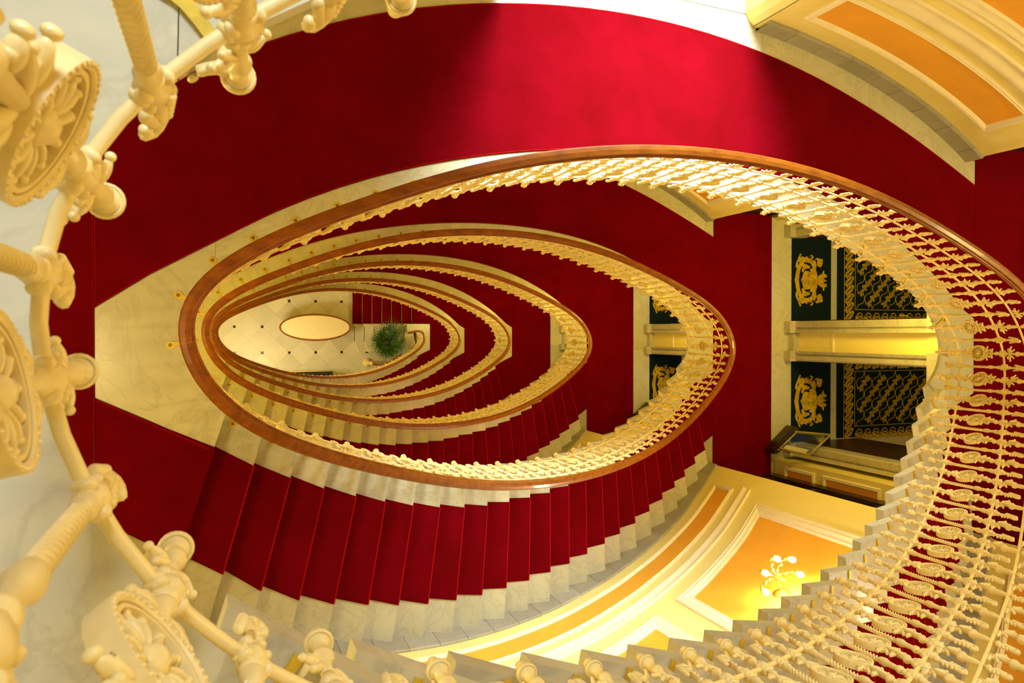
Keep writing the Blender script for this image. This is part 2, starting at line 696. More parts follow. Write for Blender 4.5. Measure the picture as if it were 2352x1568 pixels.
def floor_low():
    k = 6
    f = thing('floor', 'white marble floor of the ' + FN[k], 'floor', (0, 0, ZF[k]), kind='structure')
    e = edge_pts(PER + 0.05, S23 + 0.01, 26)
    p = [(5.62, 0.29), (5.40, 0.29), (5.42, 0.04), (5.60, 0.07)] + e + [tuple(nose(23)[0]), (5.724, -0.706), (6.179, -0.516), (6.179, 0.29)]
    MB().prism(shrink(p), -TH, 0).obj('marble_slab', 'marble_cool_lit', f)
    MB().prism([tuple(nose(23)[0]), (5.724, -0.706), (6.18, -0.516), (6.18, 2.5), (11, 2.5), (11, YS), (6.4, YS), tuple(NW[23])], -TH, -0.006).obj('screed', 'grout', f)
    MB().box(5.75, 11, -0.6, 2.5, -0.24, -TH).obj('floor_slab', 'plaster', f)
    MB().prism([(5.9, -0.6), (5.9, -0.9), (6.17, -1.6), (6.4, YS), (11, YS), (11, -0.6)], -0.24, -TH).obj('floor_slab', 'plaster', f)
    for y0, y1 in ((-1.77, -0.30), (-0.297, 1.6)):
        MB().box(7.113, 7.45, y0, y1, -TH, 0).obj('marble_slab', 'marble', f)
    MB().box(7.45, 11, -1.7, 1.55, -TH, -0.004).obj('marble_slab', 'marble', f)
    return f


def floor_level(k):
    f = thing('floor', 'white marble floor of the ' + FN[k], 'floor', (0, 0, ZF[k]), kind='structure')
    MB().prism(slab_base(), -0.24, -TH).obj('floor_slab', 'plaster', f)
    for p in inner_slabs():
        MB().prism(shrink(p), -TH, 0).obj('marble_slab', 'marble', f)
    for p in north_border():
        MB().prism(shrink(p), -TH, 0).obj('marble_slab', 'marble', f)
    # screed under carpets
    MB().prism([(XW, YS), (NW[0][0], YS)] + [tuple(NW[0]), tuple(nose(0)[1]), (-0.087, -0.675), (XL, -0.363), (XL, 0.14), (-0.047, 0.539)] +
               [(x, ci_t(x)) for x in np.linspace(0.3, 5.75, 20)] + [(6.03, 0.205), (XR, 0.13), (XR, -0.525), (5.837, -0.681), tuple(nose(23)[1]), tuple(NW[23]), (6.4, YS), (7.11, YS), (7.11, YN), (XR, YN), (XR, 1.3)] +
               [(x, co_t(x)) for x in np.linspace(6.1, -0.5, 24)] + [(-2.0, 0.55), (XW, 0.5)], -TH, -0.006).obj('screed', 'grout', f)
    # marble threshold strips in front of the lobby doors
    MB().prism([(7.113, -1.77), (7.45, -1.76), (7.45, -0.30), (7.113, -0.30)], -TH, 0).obj('marble_slab', 'marble', f)
    MB().prism([(7.113, -0.297), (7.45, -0.297), (7.45, 1.6), (7.113, 1.6)], -TH, 0).obj('marble_slab', 'marble', f)
    # lobby marble strip between mat and carpet
    MB().prism([(7.45, -1.7), (11, -1.7), (11, 1.55), (7.45, 1.55)], -TH, -0.004).obj('marble_slab', 'marble', f)
    return f


# carpets
def landing_carpet(k):
    t = thing('landing_carpet', 'red wall to wall carpet on the ' + FN[k], 'carpet', (0, 0, ZF[k]), group='red landing carpets')
    h0, h1 = -0.004, 0.009
    xs = np.linspace(-0.45, 6.05, 40)
    north = [(XL, 0.145), (-0.40, 0.34), (-0.047, 0.543)] + [(x, ci_t(x) + 0.003) for x in np.linspace(0.3, 5.75, 30)] + [(6.03, 0.21), (XR - .002, 0.135), (XR - .002, 1.29)]
    north += [(x, co_t(x)) for x in xs[::-1]] + [(XL, 1.18)]
    if k < 6:
        MB().prism(north, h0, h1).obj('carpet_piece', 'carpet', t)
        bd = MB()
        inner = [(XL, 0.145), (-0.40, 0.34), (-0.047, 0.543)] + [(x, ci_t(x) + 0.003) for x in np.linspace(0.3, 5.75, 50)]
        ribbon(bd, [(x, y + 0.006) for x, y in inner], 0.007, h0, h1 + 0.001)
        ribbon(bd, [(x, co_t(x) - 0.006) for x in np.linspace(-0.45, 6.15, 50)], 0.007, h0, h1 + 0.001)
        ribbon(bd, [(XL + 0.004, 0.15), (XL + 0.004, 1.15)], 0.005, h0, h1 + 0.001)
        ribbon(bd, [(XL - 0.006, -1.0), (XL - 0.006, 1.1)], 0.005, h0, h1 + 0.001)
        ribbon(bd, [(XL, -0.376), (-0.40, -0.520), (-0.09, -0.684)], 0.007, h0, h1 + 0.001)
        bd.obj('carpet_binding', 'carpet_binding', t)
    if k < 6:
        # south-west wedge between the seam and the first nosing
        a, b_ = nose(0)
        d = (b_ - a) / np.linalg.norm(b_ - a)
        n_ = np.array([0.03, 0.008])
        MB().prism([(XL, -0.368), (-0.40, -0.512), tuple(a + n_ * [1, 0]), tuple(b_ + n_ * [1, 0]), (-0.68, -1.05)], h0, h1).obj('carpet_piece', 'carpet', t)
        # west landing field
        MB().prism([(XL - .002, 1.18), (XL - .002, -1.05), (-0.9, -1.3), (XW + 0.4, -1.6), (XW + 0.4, 1.4), (-0.9, 1.3)], h0, h1).obj('carpet_piece', 'carpet', t)
    # east wedge and east field (runs on into the cross corridor)
    a, b_ = nose(23.0)
    w23 = np.array(NW[23])
    MB().prism([tuple(a), (5.837, -0.685), (XR - .002, -0.53), (XR - .002, -1.37), tuple(b_)], h0, h1).obj('carpet_piece', 'carpet', t)
    MB().prism([(XR, YS + 0.2), (7.11, YS + 0.2), (7.11, YN - 0.2), (XR, YN - 0.2)], h0, h1).obj('carpet_piece', 'carpet', t)
    return t


# flights
def flight(k):
    H = ZF[k] - ZF[k + 1]
    r = H / 24
    t = thing('stair_flight', 'marble stair flight descending from the ' + FN[k], 'stairs', (0, 0, ZF[k]), group='marble stair flights')
    c = thing('stair_carpet', 'red carpet runner on the stairs below the ' + FN[k], 'carpet', (0, 0, ZF[k]), group='red stair runners')
    cm = MB()
    for i in range(1, 24):
        z = -i * r
        P = []
        for j in (i - 1, i):
            a, b_ = nose(j)
            e = NE[j][0]
            w_ = NW[j]
            P.append((e, a, b_, w_))
        (e0, a0, b0, w0), (e1, a1, b1, w1) = P
        # direction of descent for the overhang
        d = (b1 - a1) / np.linalg.norm(b1 - a1)
        fwd = np.array([-d[1], d[0]])
        if fwd[0] < 0:
            fwd = -fwd
        ov = 0.028
        q = [e0 - fwd * 0.0, w0, w1 + fwd * ov, e1 + fwd * ov]
        MB().prism([tuple(p) for p in q], z - 0.062, z).obj('step_tread', 'marble', t)
        ins = d * 0.2
        q = [e1 + ins - fwd * 0.02, w1 - fwd * 0.02, w1, e1 + ins]
        MB().prism([tuple(p) for p in q], z - r + 0.0, z - 0.050).obj('step_riser', 'marble', t)
        # runner: top sheet with rolled front, light on the nosing painted brighter red
        bk = 0.0
        q = [a0 - fwd * bk, b0 - fwd * bk, b1 + fwd * (ov - 0.002), a1 + fwd * (ov - 0.002)]
        cm.prism([tuple(p) for p in q], z, z + 0.008)
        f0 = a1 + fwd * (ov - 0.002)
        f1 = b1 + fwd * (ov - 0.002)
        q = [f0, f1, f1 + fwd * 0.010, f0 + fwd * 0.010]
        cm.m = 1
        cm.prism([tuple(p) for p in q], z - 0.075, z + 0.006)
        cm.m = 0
        g0 = a1 + fwd * 0.001
        g1 = b1 + fwd * 0.001
        q = [g0, g1, g1 + fwd * 0.008, g0 + fwd * 0.008]
        cm.prism([tuple(p) for p in q], z - r + 0.006, z - 0.06)
    # front of the upper landing
    a, b_ = nose(0)
    d = (b_ - a) / np.linalg.norm(b_ - a)
    fwd = np.array([-d[1], d[0]])
    fwd = fwd if fwd[0] > 0 else -fwd
    e, w_ = NE[0][0], NW[0]
    MB().prism([tuple(p) for p in (e - fwd * 0.01, w_ - fwd * 0.2, w_ + fwd * 0.028, e + fwd * 0.028)], -0.070, -0.0005).obj('step_tread', 'marble', t)
    MB().prism([tuple(p) for p in (e + d * 0.14 - fwd * 0.02, w_ - fwd * 0.02, w_, e + d * 0.14)], -r, -0.070).obj('step_riser', 'marble', t)
    cm.prism([tuple(p) for p in (a - fwd * 0.0, b_ - fwd * 0.0, b_ + fwd * 0.036, a + fwd * 0.036)], 0, 0.0085)
    cm.obj('runner', ['carpet', 'lit_nosing_red'], c)
    # sloping soffit
    m_ = MB()
    rows = []
    for i in range(25):
        a, b_ = nose(i)
        d = (b_ - a) / np.linalg.norm(b_ - a)
        e = NE[i][0] + d * 0.42
        w_ = NW[i]
        z = -i * r
        rows.append([(e[0], e[1], z - 0.20), (w_[0], w_[1], z - 0.20), (w_[0], w_[1], z - 0.28), (e[0], e[1], z - 0.28)])
    m_.grid(rows, closed_v=True, smooth=False)
    m_.obj('stair_soffit', 'plaster', t, fix=True)
    return t


# ------------------------------------------------------------------ balusters
def curl(m_, x, z, r, sgn, turns=1.15, th=0.006, start=-PI / 2, y=0.0):
    pts = []
    for i in range(12):
        f = i / 11
        a = start + sgn * turns * 2 * PI * f
        rr = r * (1 - 0.62 * f)
        pts.append((x + rr * math.cos(a) * 1.0, y, z + rr * math.sin(a)))
    m_.tube(pts, [th * (1 - 0.3 * i / 11) for i in range(12)], 6)


def palmette(m_, z, w_, h, up=True, n=5, th=0.007):
    """fan of lobes in the local xz plane, with a curl on each side"""
    sg = 1 if up else -1
    for i in range(n):
        a = (i - (n - 1) / 2) / ((n - 1) / 2) * 1.15
        L = h * (0.55 + 0.45 * math.cos(a))
        cx = math.sin(a) * w_ * 0.36
        cz = math.cos(a) * L * 0.5
        m_.ell((cx, 0, z + sg * cz), (0.0062, th, L * 0.5), rot=a * sg, seg=8, ring=6)
        m_.ell((cx * 1.75, 0.001, z + sg * cz * 1.75), (0.0058, th * 0.9, 0.0065), seg=7, ring=5)
    for sx in (-1, 1):
        curl(m_, sx * w_ * 0.33, z + sg * h * 0.05, w_ * 0.17, sx * sg, th=0.0055, start=(PI / 2 if up else -PI / 2))


def leaftip(m_, z0, z1, w_, hook=0.0):
    """toothed leaf tip pointing from z0 to z1; hook bends the end sideways into a small scroll"""
    L = z1 - z0
    m_.ell((0, 0, (z0 + z1) / 2), (w_ * 0.22, 0.009, abs(L) * 0.56), seg=10, ring=8)
    for i in range(5):
        f = 0.06 + i * 0.19
        ww = w_ * (0.50 - 0.34 * f)
        for sx in (-1, 1):
            m_.ell((sx * ww * 0.80, 0, z0 + L * f), (0.0058, 0.0075, 0.0095), rot=sx * 0.7 * (1 if L > 0 else -1), seg=8, ring=5)
    if hook:
        sg = 1 if L > 0 else -1
        pts = [(0, 0, z1 - L * 0.2), (hook * 0.3, 0, z1), (hook * 0.8, 0, z1 + sg * 0.006), (hook * 1.15, 0, z1 - sg * 0.004), (hook * 1.05, 0, z1 - sg * 0.014)]
        m_.tube(pts, [0.009, 0.009, 0.0085, 0.008, 0.006], 8)
        m_.ell(pts[-1], (0.0075, 0.009, 0.0075), seg=8, ring=6)
    else:
        m_.ell((0, 0.002, z1), (0.0055, 0.006, 0.008), seg=8, ring=5)


def ringp(z, r, h=0.006):
    return [(r * 0.72, z - h), (r, z - h * 0.5), (r, z + h * 0.5), (r * 0.72, z + h)]


def knot(m_, z, r=0.019):
    m_.lathe([(0.009, z - 0.030), (r * 0.8, z - 0.022), (r * 0.75, z - 0.016), (r, z - 0.009), (r, z + 0.009), (r * 0.75, z + 0.016), (r * 0.8, z + 0.022), (0.009, z + 0.030)], 10)
    for sx in (-1, 1):
        m_.ell((sx * r * 0.95, 0, z), (0.008, 0.012, 0.012), seg=6, ring=4)
    for a in (0.8, -0.8):
        for sx in (-1, 1):
            m_.ell((sx * r * 0.8, -0.006, z + a * 0.022), (0.006, 0.010, 0.008), rot=sx * a, seg=6, ring=4)


def medallion(m_, z, R=0.064):
    m_.lathe([(R - 0.007, -0.0135), (R, -0.0135), (R, 0.0135), (R - 0.007, 0.0135), (R - 0.0085, 0.011), (R - 0.0085, -0.011), (R - 0.007, -0.0135)], 40, (0, 0, z), 'y', smooth=False)
    for i in range(44):
        a = 2 * PI * i / 44
        for yy in (-0.0135, 0.0135):
            m_.ell((math.cos(a) * (R - 0.0032), yy, z + math.sin(a) * (R - 0.0032)), (0.0030, 0.0026, 0.0030), seg=5, ring=3)
    # inner ring and open-work petals
    m_.lathe([(R - 0.0145, -0.010), (R - 0.010, -0.010), (R - 0.010, 0.010), (R - 0.0145, 0.010), (R - 0.0145, -0.010)], 32, (0, 0, z), 'y', smooth=False)
    for i in range(12):
        a = 2 * PI * i / 12
        m_.ell((math.sin(a) * R * 0.50, 0, z + math.cos(a) * R * 0.50), (0.0040, 0.0095, R * 0.30), rot=a, seg=8, ring=6)
        m_.ell((math.sin(a) * R * 0.72, 0, z + math.cos(a) * R * 0.72), (0.0060, 0.009, 0.0056), rot=a, seg=8, ring=5)
    m_.lathe([(0, -0.016), (0.009, -0.014), (0.013, -0.008), (0.016, -0.006), (0.016, 0.006), (0.013, 0.008), (0.009, 0.014), (0, 0.016)], 14, (0, 0, z), 'y')


def baluster_a():
    m_ = MB()
    # hanging ball and collar
    m_.lathe([(0, -0.058), (0.010, -0.055), (0.013, -0.044), (0.010, -0.033), (0.008, -0.026), (0.020, -0.022), (0.022, -0.016),
              (0.0215, -0.010), (0.0185, -0.008), (0.0180, -0.0095), (0.0165, -0.0095), (0.0160, -0.0065), (0.012, -0.005), (0.011, 0.03), (0.015, 0.034), (0.015, 0.044), (0.010, 0.050), (0.009, 0.075), (0.009, 0.15)], 20)
    palmette(m_, 0.068, 0.066, 0.045, True, 5)
    m_.lathe([(0.009, 0.10), (0.013, 0.118), (0.013, 0.126), (0.009, 0.135)], 16)
    knot(m_, 0.166, 0.020)
    m_.lathe([(0.009, 0.18), (0.010, 0.205), (0.014, 0.210), (0.014, 0.218), (0.009, 0.224), (0.008, 0.29)], 16)
    palmette(m_, 0.228, 0.070, 0.060, True, 5)
    for sx in (-1, 1):
        m_.ell((sx * 0.018, 0, 0.262), (0.008, 0.009, 0.022), rot=sx * 0.5, seg=7, ring=4)
    medallion(m_, 0.345)
    palmette(m_, 0.405, 0.090, 0.055, True, 5, 0.009)
    palmette(m_, 0.452, 0.060, 0.038, True, 3, 0.009)
    m_.lathe([(0.009, 0.41), (0.009, 0.49), (0.016, 0.497), (0.016, 0.506), (0.010, 0.512), (0.010, 0.60)], 16)
    knot(m_, 0.555, 0.022)
    palmette(m_, 0.600, 0.095, 0.060, True, 5, 0.009)
    m_.lathe([(0.009, 0.58), (0.009, 0.655), (0.018, 0.663), (0.020, 0.675), (0.014, 0.686), (0.012, 0.692), (0.013, 0.715), (0.010, 0.735), (0.004, 0.752)], 16)
    # above the upper bar
    m_.lathe([(0.006, 0.745), (0.006, 0.768), (0.013, 0.773), (0.013, 0.780), (0.007, 0.786), (0.007, 0.84)], 14)
    leaftip(m_, 0.79, 0.86, 0.044, 0.012)
    return m_


def bracket():
    """curved arm from the collar to the slab edge"""
    m_ = MB()
    m_.tube([(0, 0.002, -0.018), (0, 0.016, -0.008), (0, 0.030, 0.0045), (0, 0.050, 0.0065)], [0.007, 0.007, 0.006, 0.004], 6)
    m_.tube([(-0.004, 0.006, -0.016), (-0.018, 0.018, 0.004), (-0.034, 0.028, -0.006), (-0.042, 0.032, -0.032)], [0.009, 0.009, 0.008, 0.005], 6)
    m_.ell((-0.030, 0.024, -0.004), (0.012, 0.006, 0.008), seg=6, ring=4)
    m_.ell((-0.043, 0.032, -0.034), (0.008, 0.005, 0.010), seg=6, ring=4)
    return m_


def clasp():
    """flat brass plate on the marble with its bolt; origin at the baluster, y outwards"""
    m_ = MB()
    y1 = 0.134
    half = [(0.0085, 0.040), (0.0085, y1 - 0.060), (0.0098, y1 - 0.040), (0.0135, y1 - 0.026), (0.0195, y1 - 0.014)]
    half += [(0.0225 * math.sin(a), y1 - 0.0225 * math.cos(a)) for a in np.linspace(1.2, PI - 0.01, 9)]
    poly = half + [(-x, y) for x, y in half[::-1]]
    m_.prism(poly, 0.0005, 0.0065)
    m_.m = 1
    m_.lathe([(0.010, 0.006), (0.010, 0.0085), (0.007, 0.0100), (0, 0.0100)], 14, (0, y1, 0), smooth=False)
    return m_


def baluster_b():
    m_ = MB()
    leaftip(m_, 0.100, 0.036, 0.046, -0.022)
    m_.lathe([(0.007, 0.07), (0.008, 0.13), (0.013, 0.136), (0.013, 0.142), (0.009, 0.147)], 16)
    knot(m_, 0.168, 0.018)
    m_.lathe([(0.008, 0.19), (0.013, 0.205), (0.014, 0.215), (0.010, 0.226), (0.009, 0.24)], 16)
    # twisted rod
    rows = []
    n = 84
    for j in range(n + 1):
        z = 0.235 + 0.185 * j / n
        a0 = j / n * 2 * PI * 4.4
        row = []
        for i in range(15):
            a = 2 * PI * i / 15
            rr = 0.0080 + 0.0031 * math.cos(3 * a)
            row.append((rr * math.cos(a + a0 / 1.0), rr * math.sin(a + a0 / 1.0), z))
        rows.append(row)
    m_.grid(rows, closed_v=True, smooth=False)
    m_.lathe([(0.008, 0.415), (0.013, 0.425), (0.015, 0.445), (0.010, 0.460), (0.009, 0.49), (0.014, 0.503), (0.014, 0.512), (0.009, 0.52)], 16)
    for sx in (-1, 1):
        m_.ell((sx * 0.014, 0, 0.527), (0.006, 0.008, 0.012), rot=sx * 0.7, seg=6, ring=4)
    knot(m_, 0.556, 0.021)
    m_.lathe([(0.008, 0.58), (0.013, 0.592), (0.013, 0.60), (0.008, 0.606), (0.008, 0.64)], 16)
    leaftip(m_, 0.632, 0.712, 0.056, 0.014)
    # ornament above the upper bar
    m_.lathe([(0.005, 0.748), (0.006, 0.79), (0.008, 0.84), (0.017, 0.846), (0.019, 0.858), (0.013, 0.870), (0.011, 0.876), (0.013, 0.895), (0.009, 0.92), (0.006, 0.94)], 16)
    palmette(m_, 0.775, 0.080, 0.055, True, 5, 0.008)
    return m_


ME_A = baluster_a().mesh('medallion_baluster', 'ivory')
ME_B = baluster_b().mesh('twisted_baluster', 'ivory')
ME_BR = bracket().mesh('bracket', 'ivory')
ME_CL = clasp().mesh('brass_clasp', ['brass', 'bolt'])


def sweep(m_, pts, nrm, prof, smooth=True, closed_prof=True, cap=True):
    rows = []
    for p, n_ in zip(pts, nrm):
        rows.append([(p[0] + n_[0] * a, p[1] + n_[1] * a, p[2] + h) for a, h in prof])
    m_.grid(rows, closed_v=closed_prof, smooth=smooth)
    if cap and closed_prof:
        b_ = len(m_.v)
        L = len(prof)
        m_.v += rows[0] + rows[-1]
        m_.f += [tuple(b_ + i for i in range(L)), tuple(b_ + L + i for i in range(L))[::-1]]
        m_.sm += [False, False]
        m_.mi += [m_.m, m_.m]


RAILPROF = [(-0.003, 0.980), (0.000, 0.974), (0.000, 0.958), (-0.006, 0.950), (-0.010, 0.938), (-0.016, 0.933), (-0.056, 0.933), (-0.062, 0.938),
            (-0.066, 0.950), (-0.072, 0.958), (-0.072, 0.969), (-0.068, 0.973), (-0.060, 0.973), (-0.058, 0.978), (-0.054, 0.984), (-0.030, 0.987), (-0.008, 0.984)]
H_LOW, H_MID, H_TOP = 0.166, 0.555, 0.748


def zat(k, s_):
    """k = -1: flat of floor 0 only"""
    if k < 0:
        return ZF[0]
    return zline(k, s_)


def balustrade(k, s0, s1, a_list, b_list, label):
    t = thing('balustrade', label, 'balustrade', (0, 0, 0), group='cast balustrades of the oval stair')
    # handrail in lengths with a fine joint between them
    L = 1.63
    n = max(1, round((s1 - s0) / L))
    for i in range(n):
        a = s0 + (s1 - s0) * i / n + 0.0005
        b_ = s0 + (s1 - s0) * (i + 1) / n - 0.0005
        pts, nr = [], []
        for s_ in np.linspace(a, b_, 34):
            q, nn = rp(s_)
            pts.append((q[0], q[1], zat(k, s_)))
            nr.append(nn)
        m_ = MB()
        sweep(m_, pts, nr, RAILPROF, smooth=False)
        m_.obj('handrail', 'wood', t, fix=True)
    ns = int((s1 - s0) / 0.06)
    for h, r_ in ((H_LOW, 0.0082), (H_MID, 0.0082), (H_TOP, 0.0075)):
        pts = []
        for s_ in np.linspace(s0, s1, ns):
            q, nn = rp(s_, BAL)
            pts.append((q[0], q[1], zat(k, s_) + h))
        MB().tube(pts, r_, 8).obj('horizontal_bar', 'ivory', t)
    for me, nm, lst in ((ME_A, 'medallion_baluster', a_list), (ME_B, 'twisted_baluster', b_list)):
        for s_, zt in lst:
            q, nn = rp(s_, BAL)
            z = zat(k, s_)
            rz = math.atan2(nn[1], nn[0]) - PI / 2
            o = inst(me, nm, t, (q[0], q[1], z), rz)
            if me is ME_A:
                zt = z if zt is None else zt
                inst(ME_BR, 'bracket', o, (0, 0, 0))
                if zt - z < -0.02 or True:
                    inst(ME_CL, 'brass_clasp', o, (0, 0, zt - z))
    return t


def ab_lists(k):
    """positions of both baluster kinds along flight k and the flat of floor k+1"""
    A = []
    s_first = PER / 2 - 0.016              # 6.722
    st = s_of_nu(0.5)
    n = max(1, round((st - s_first) / 0.24))
    if k >= 0:
        A += [(s_first + (st - s_first) * i / n, None) for i in range(n)]
        r = (ZF[k] - ZF[k + 1]) / 24
        for i in range(1, 24):
            A.append((s_of_nu(i - 0.5), ZF[k] - i * r))
        se = s_of_nu(22.5)
        s_last = PER - 0.10
        n = round((s_last - se) / 0.24)
        A += [(se + (s_last - se) * i / n, None) for i in range(1, n + 1)]
    else:
        s_last = PER - 0.10
        A.append((s_last, None))
    n = 27
    L = s_first + PER - s_last
    near_west = [PER + v for v in (5.465, 5.735, 6.0, 6.252, 6.492)]
    far = PER + 0.139
    A += [(far + (near_west[0] - far) * i / 21, None) for i in range(0, 21)] + [(v, None) for v in near_west]
    B = [((A[i][0] + A[i + 1][0]) / 2, None) for i in range(len(A) - 1)]
    B.append(((A[-1][0] + s_last + L) / 2, None))
    return A, B


# ------------------------------------------------------------------ outer walls with panels
def panel_frame(m_, F, u0, u1, h0, h1, prof, nu=14, nh=6):
    """nested rings: prof = [(inset, offset)], F(u, h, off)"""
    rings = []
    for ins, off in prof:
        a, b_, c, d = u0 + ins * sgn(u1 - u0), u1 - ins * sgn(u1 - u0), h0 + ins, h1 - ins
        ring = [F(a + (b_ - a) * i / nu, c, off) for i in range(nu)]
        ring += [F(b_, c + (d - c) * i / nh, off) for i in range(nh)]
        ring += [F(b_ + (a - b_) * i / nu, d, off) for i in range(nu)]
        ring += [F(a, d + (c - d) * i / nh, off) for i in range(nh)]
        rings.append(ring)
    m_.grid(rings, closed_v=True, smooth=False)


def sgn(x):
    return 1 if x >= 0 else -1


def panel_field(m_, F, u0, u1, h0, h1, off, nu=14, nh=2):
    m_.grid([[F(u0 + (u1 - u0) * i / nu, h0 + (h1 - h0) * j / nh, off) for j in range(nh + 1)] for i in range(nu + 1)], smooth=False)


FR_S = [(0, 0), (0.002, 0.014), (0.014, 0.022), (0.024, 0.016), (0.034, 0.024), (0.05, 0.012), (0.058, 0.002)]
FR_B = [(0, 0), (0.002, 0.020), (0.03, 0.034), (0.05, 0.026), (0.075, 0.034), (0.10, 0.018), (0.125, 0.014), (0.135, 0.022), (0.15, 0.003)]
CHAIR = [(0, 0.84), (0.02, 0.845), (0.034, 0.865), (0.030, 0.90), (0.012, 0.92), (0.010, 0.965), (0.024, 0.985), (0.022, 1.0), (0, 1.005)]
_nwx = [p[0] for p in NW]


def south_line(k, x):
    """guard line of flight k at the south wall"""
    nu = float(np.interp(x, _nwx, _nus))
    if x < _nwx[0]:
        nu = 0
    return ZF[k] + (ZF[k + 1] - ZF[k]) * min(24, max(0, nu)) / 24


def FS(k):
    def F(u, h, off):
        y = wall_y(u)
        d = 0.01
        dy = (wall_y(u + d) - wall_y(u - d)) / (2 * d)
        n_ = np.array([-dy, 1.0]) / math.hypot(1, dy)
        return (u + n_[0] * off, y + n_[1] * off, south_line(k, u) + h)
    return F


def FNo(k):
    def F(u, h, off):
        y = wall_y(u, True)
        d = 0.01
        dy = (wall_y(u + d, True) - wall_y(u - d, True)) / (2 * d)
        n_ = np.array([dy, -1.0]) / math.hypot(1, dy)
        return (u + n_[0] * off, y + n_[1] * off, ZF[k] + h)
    return F


XWE = 6.0        # east end of the curved walls


def south_wall(k):
    F = FS(k)
    t = thing('wall_south', 'cream panelled south stair wall beside the flight below the ' + FN[k], 'wall', (0, 0, 0), kind='structure')
    x0 = -1.0
    n = 50
    top = 3.35
    us = [x0 + (XWE - x0) * i / n for i in range(n + 1)]
    m_ = MB()
    rows = [[F(u, -0.3, 0), F(u, top, 0), F(u, top, -0.16), F(u, -0.3, -0.16)] for u in us]
    m_.grid(rows, closed_v=True, smooth=False)
    b_ = len(m_.v)
    m_.v += rows[-1]
    m_.f.append((b_, b_ + 1, b_ + 2, b_ + 3))
    m_.sm.append(False)
    m_.mi.append(0)
    m_.obj('wall_body', 'cream', t, fix=True)
    # end pilaster strip and chair rail
    m_ = MB()
    m_.grid([[F(u, h, o) for o, h in CHAIR] for u in [u for u in us if u < 5.78] + [5.80]], smooth=True)
    m_.grid([[F(5.80, h, o) for o, h in CHAIR]] + [[F(5.81, 0.92, 0)] * len(CHAIR)], smooth=False)
    m_.obj('chair_rail', 'moulding', t)
    # marble skirting stones
    for i in range(0, 26):
        a = _nwx[0] - 0.55 + i * 0.283
        b2 = min(a + 0.280, XWE)
        if b2 - a < 0.05:
            continue
        m_ = MB()
        rows = [[F(a + (b2 - a) * j / 3, h, o) for o, h in ((0.0, -0.2), (0.022, -0.2), (0.022, 0.178), (0.012, 0.19), (0, 0.19))] for j in range(4)]
        m_.grid(rows, closed_v=True, smooth=False)
        m_.obj('skirting_stone', 'marble_grey', t, fix=True)
    # dado panel
    m_ = MB()
    panel_frame(m_, F, 5.75, -0.6, 0.35, 0.72, FR_S, 60, 4)
    m_.obj('dado_moulding', 'moulding', t)
    m_ = MB()
    panel_field(m_, F, 5.70, -0.55, 0.40, 0.67, 0.003, 60, 2)
    m_.obj('dado_panel', 'orange', t)
    for a, b2 in ((5.66, 3.96), (3.66, 1.96), (1.66, 0.1)):
        m_ = MB()
        panel_frame(m_, F, a, b2, 1.20, 3.02, FR_B, 20, 8)
        m_.obj('panel_moulding', 'moulding', t)
        m_ = MB()
        panel_field(m_, F, a - 0.15, b2 + 0.15, 1.35, 2.87, 0.004, 20, 4)
        m_.obj('wall_panel', 'orange', t)
        # beaded inner edge
        m_ = MB()
        for (ua, ub, ha, hb) in ((a - 0.15, b2 + 0.15, 1.35, 1.35), (b2 + 0.15, b2 + 0.15, 1.35, 2.87), (a - 0.15, a - 0.15, 1.35, 2.87)):
            L = abs(ub - ua) + abs(hb - ha)
            q = int(L / 0.03)
            for j in range(q):
                f = (j + 0.5) / q
                p = F(ua + (ub - ua) * f, ha + (hb - ha) * f, 0.008)
                m_.ell(p, (0.008, 0.008, 0.010), seg=4, ring=3)
        o = m_.obj('bead_trim', 'moulding', t)
        o['kind'] = 'stuff'
    return t


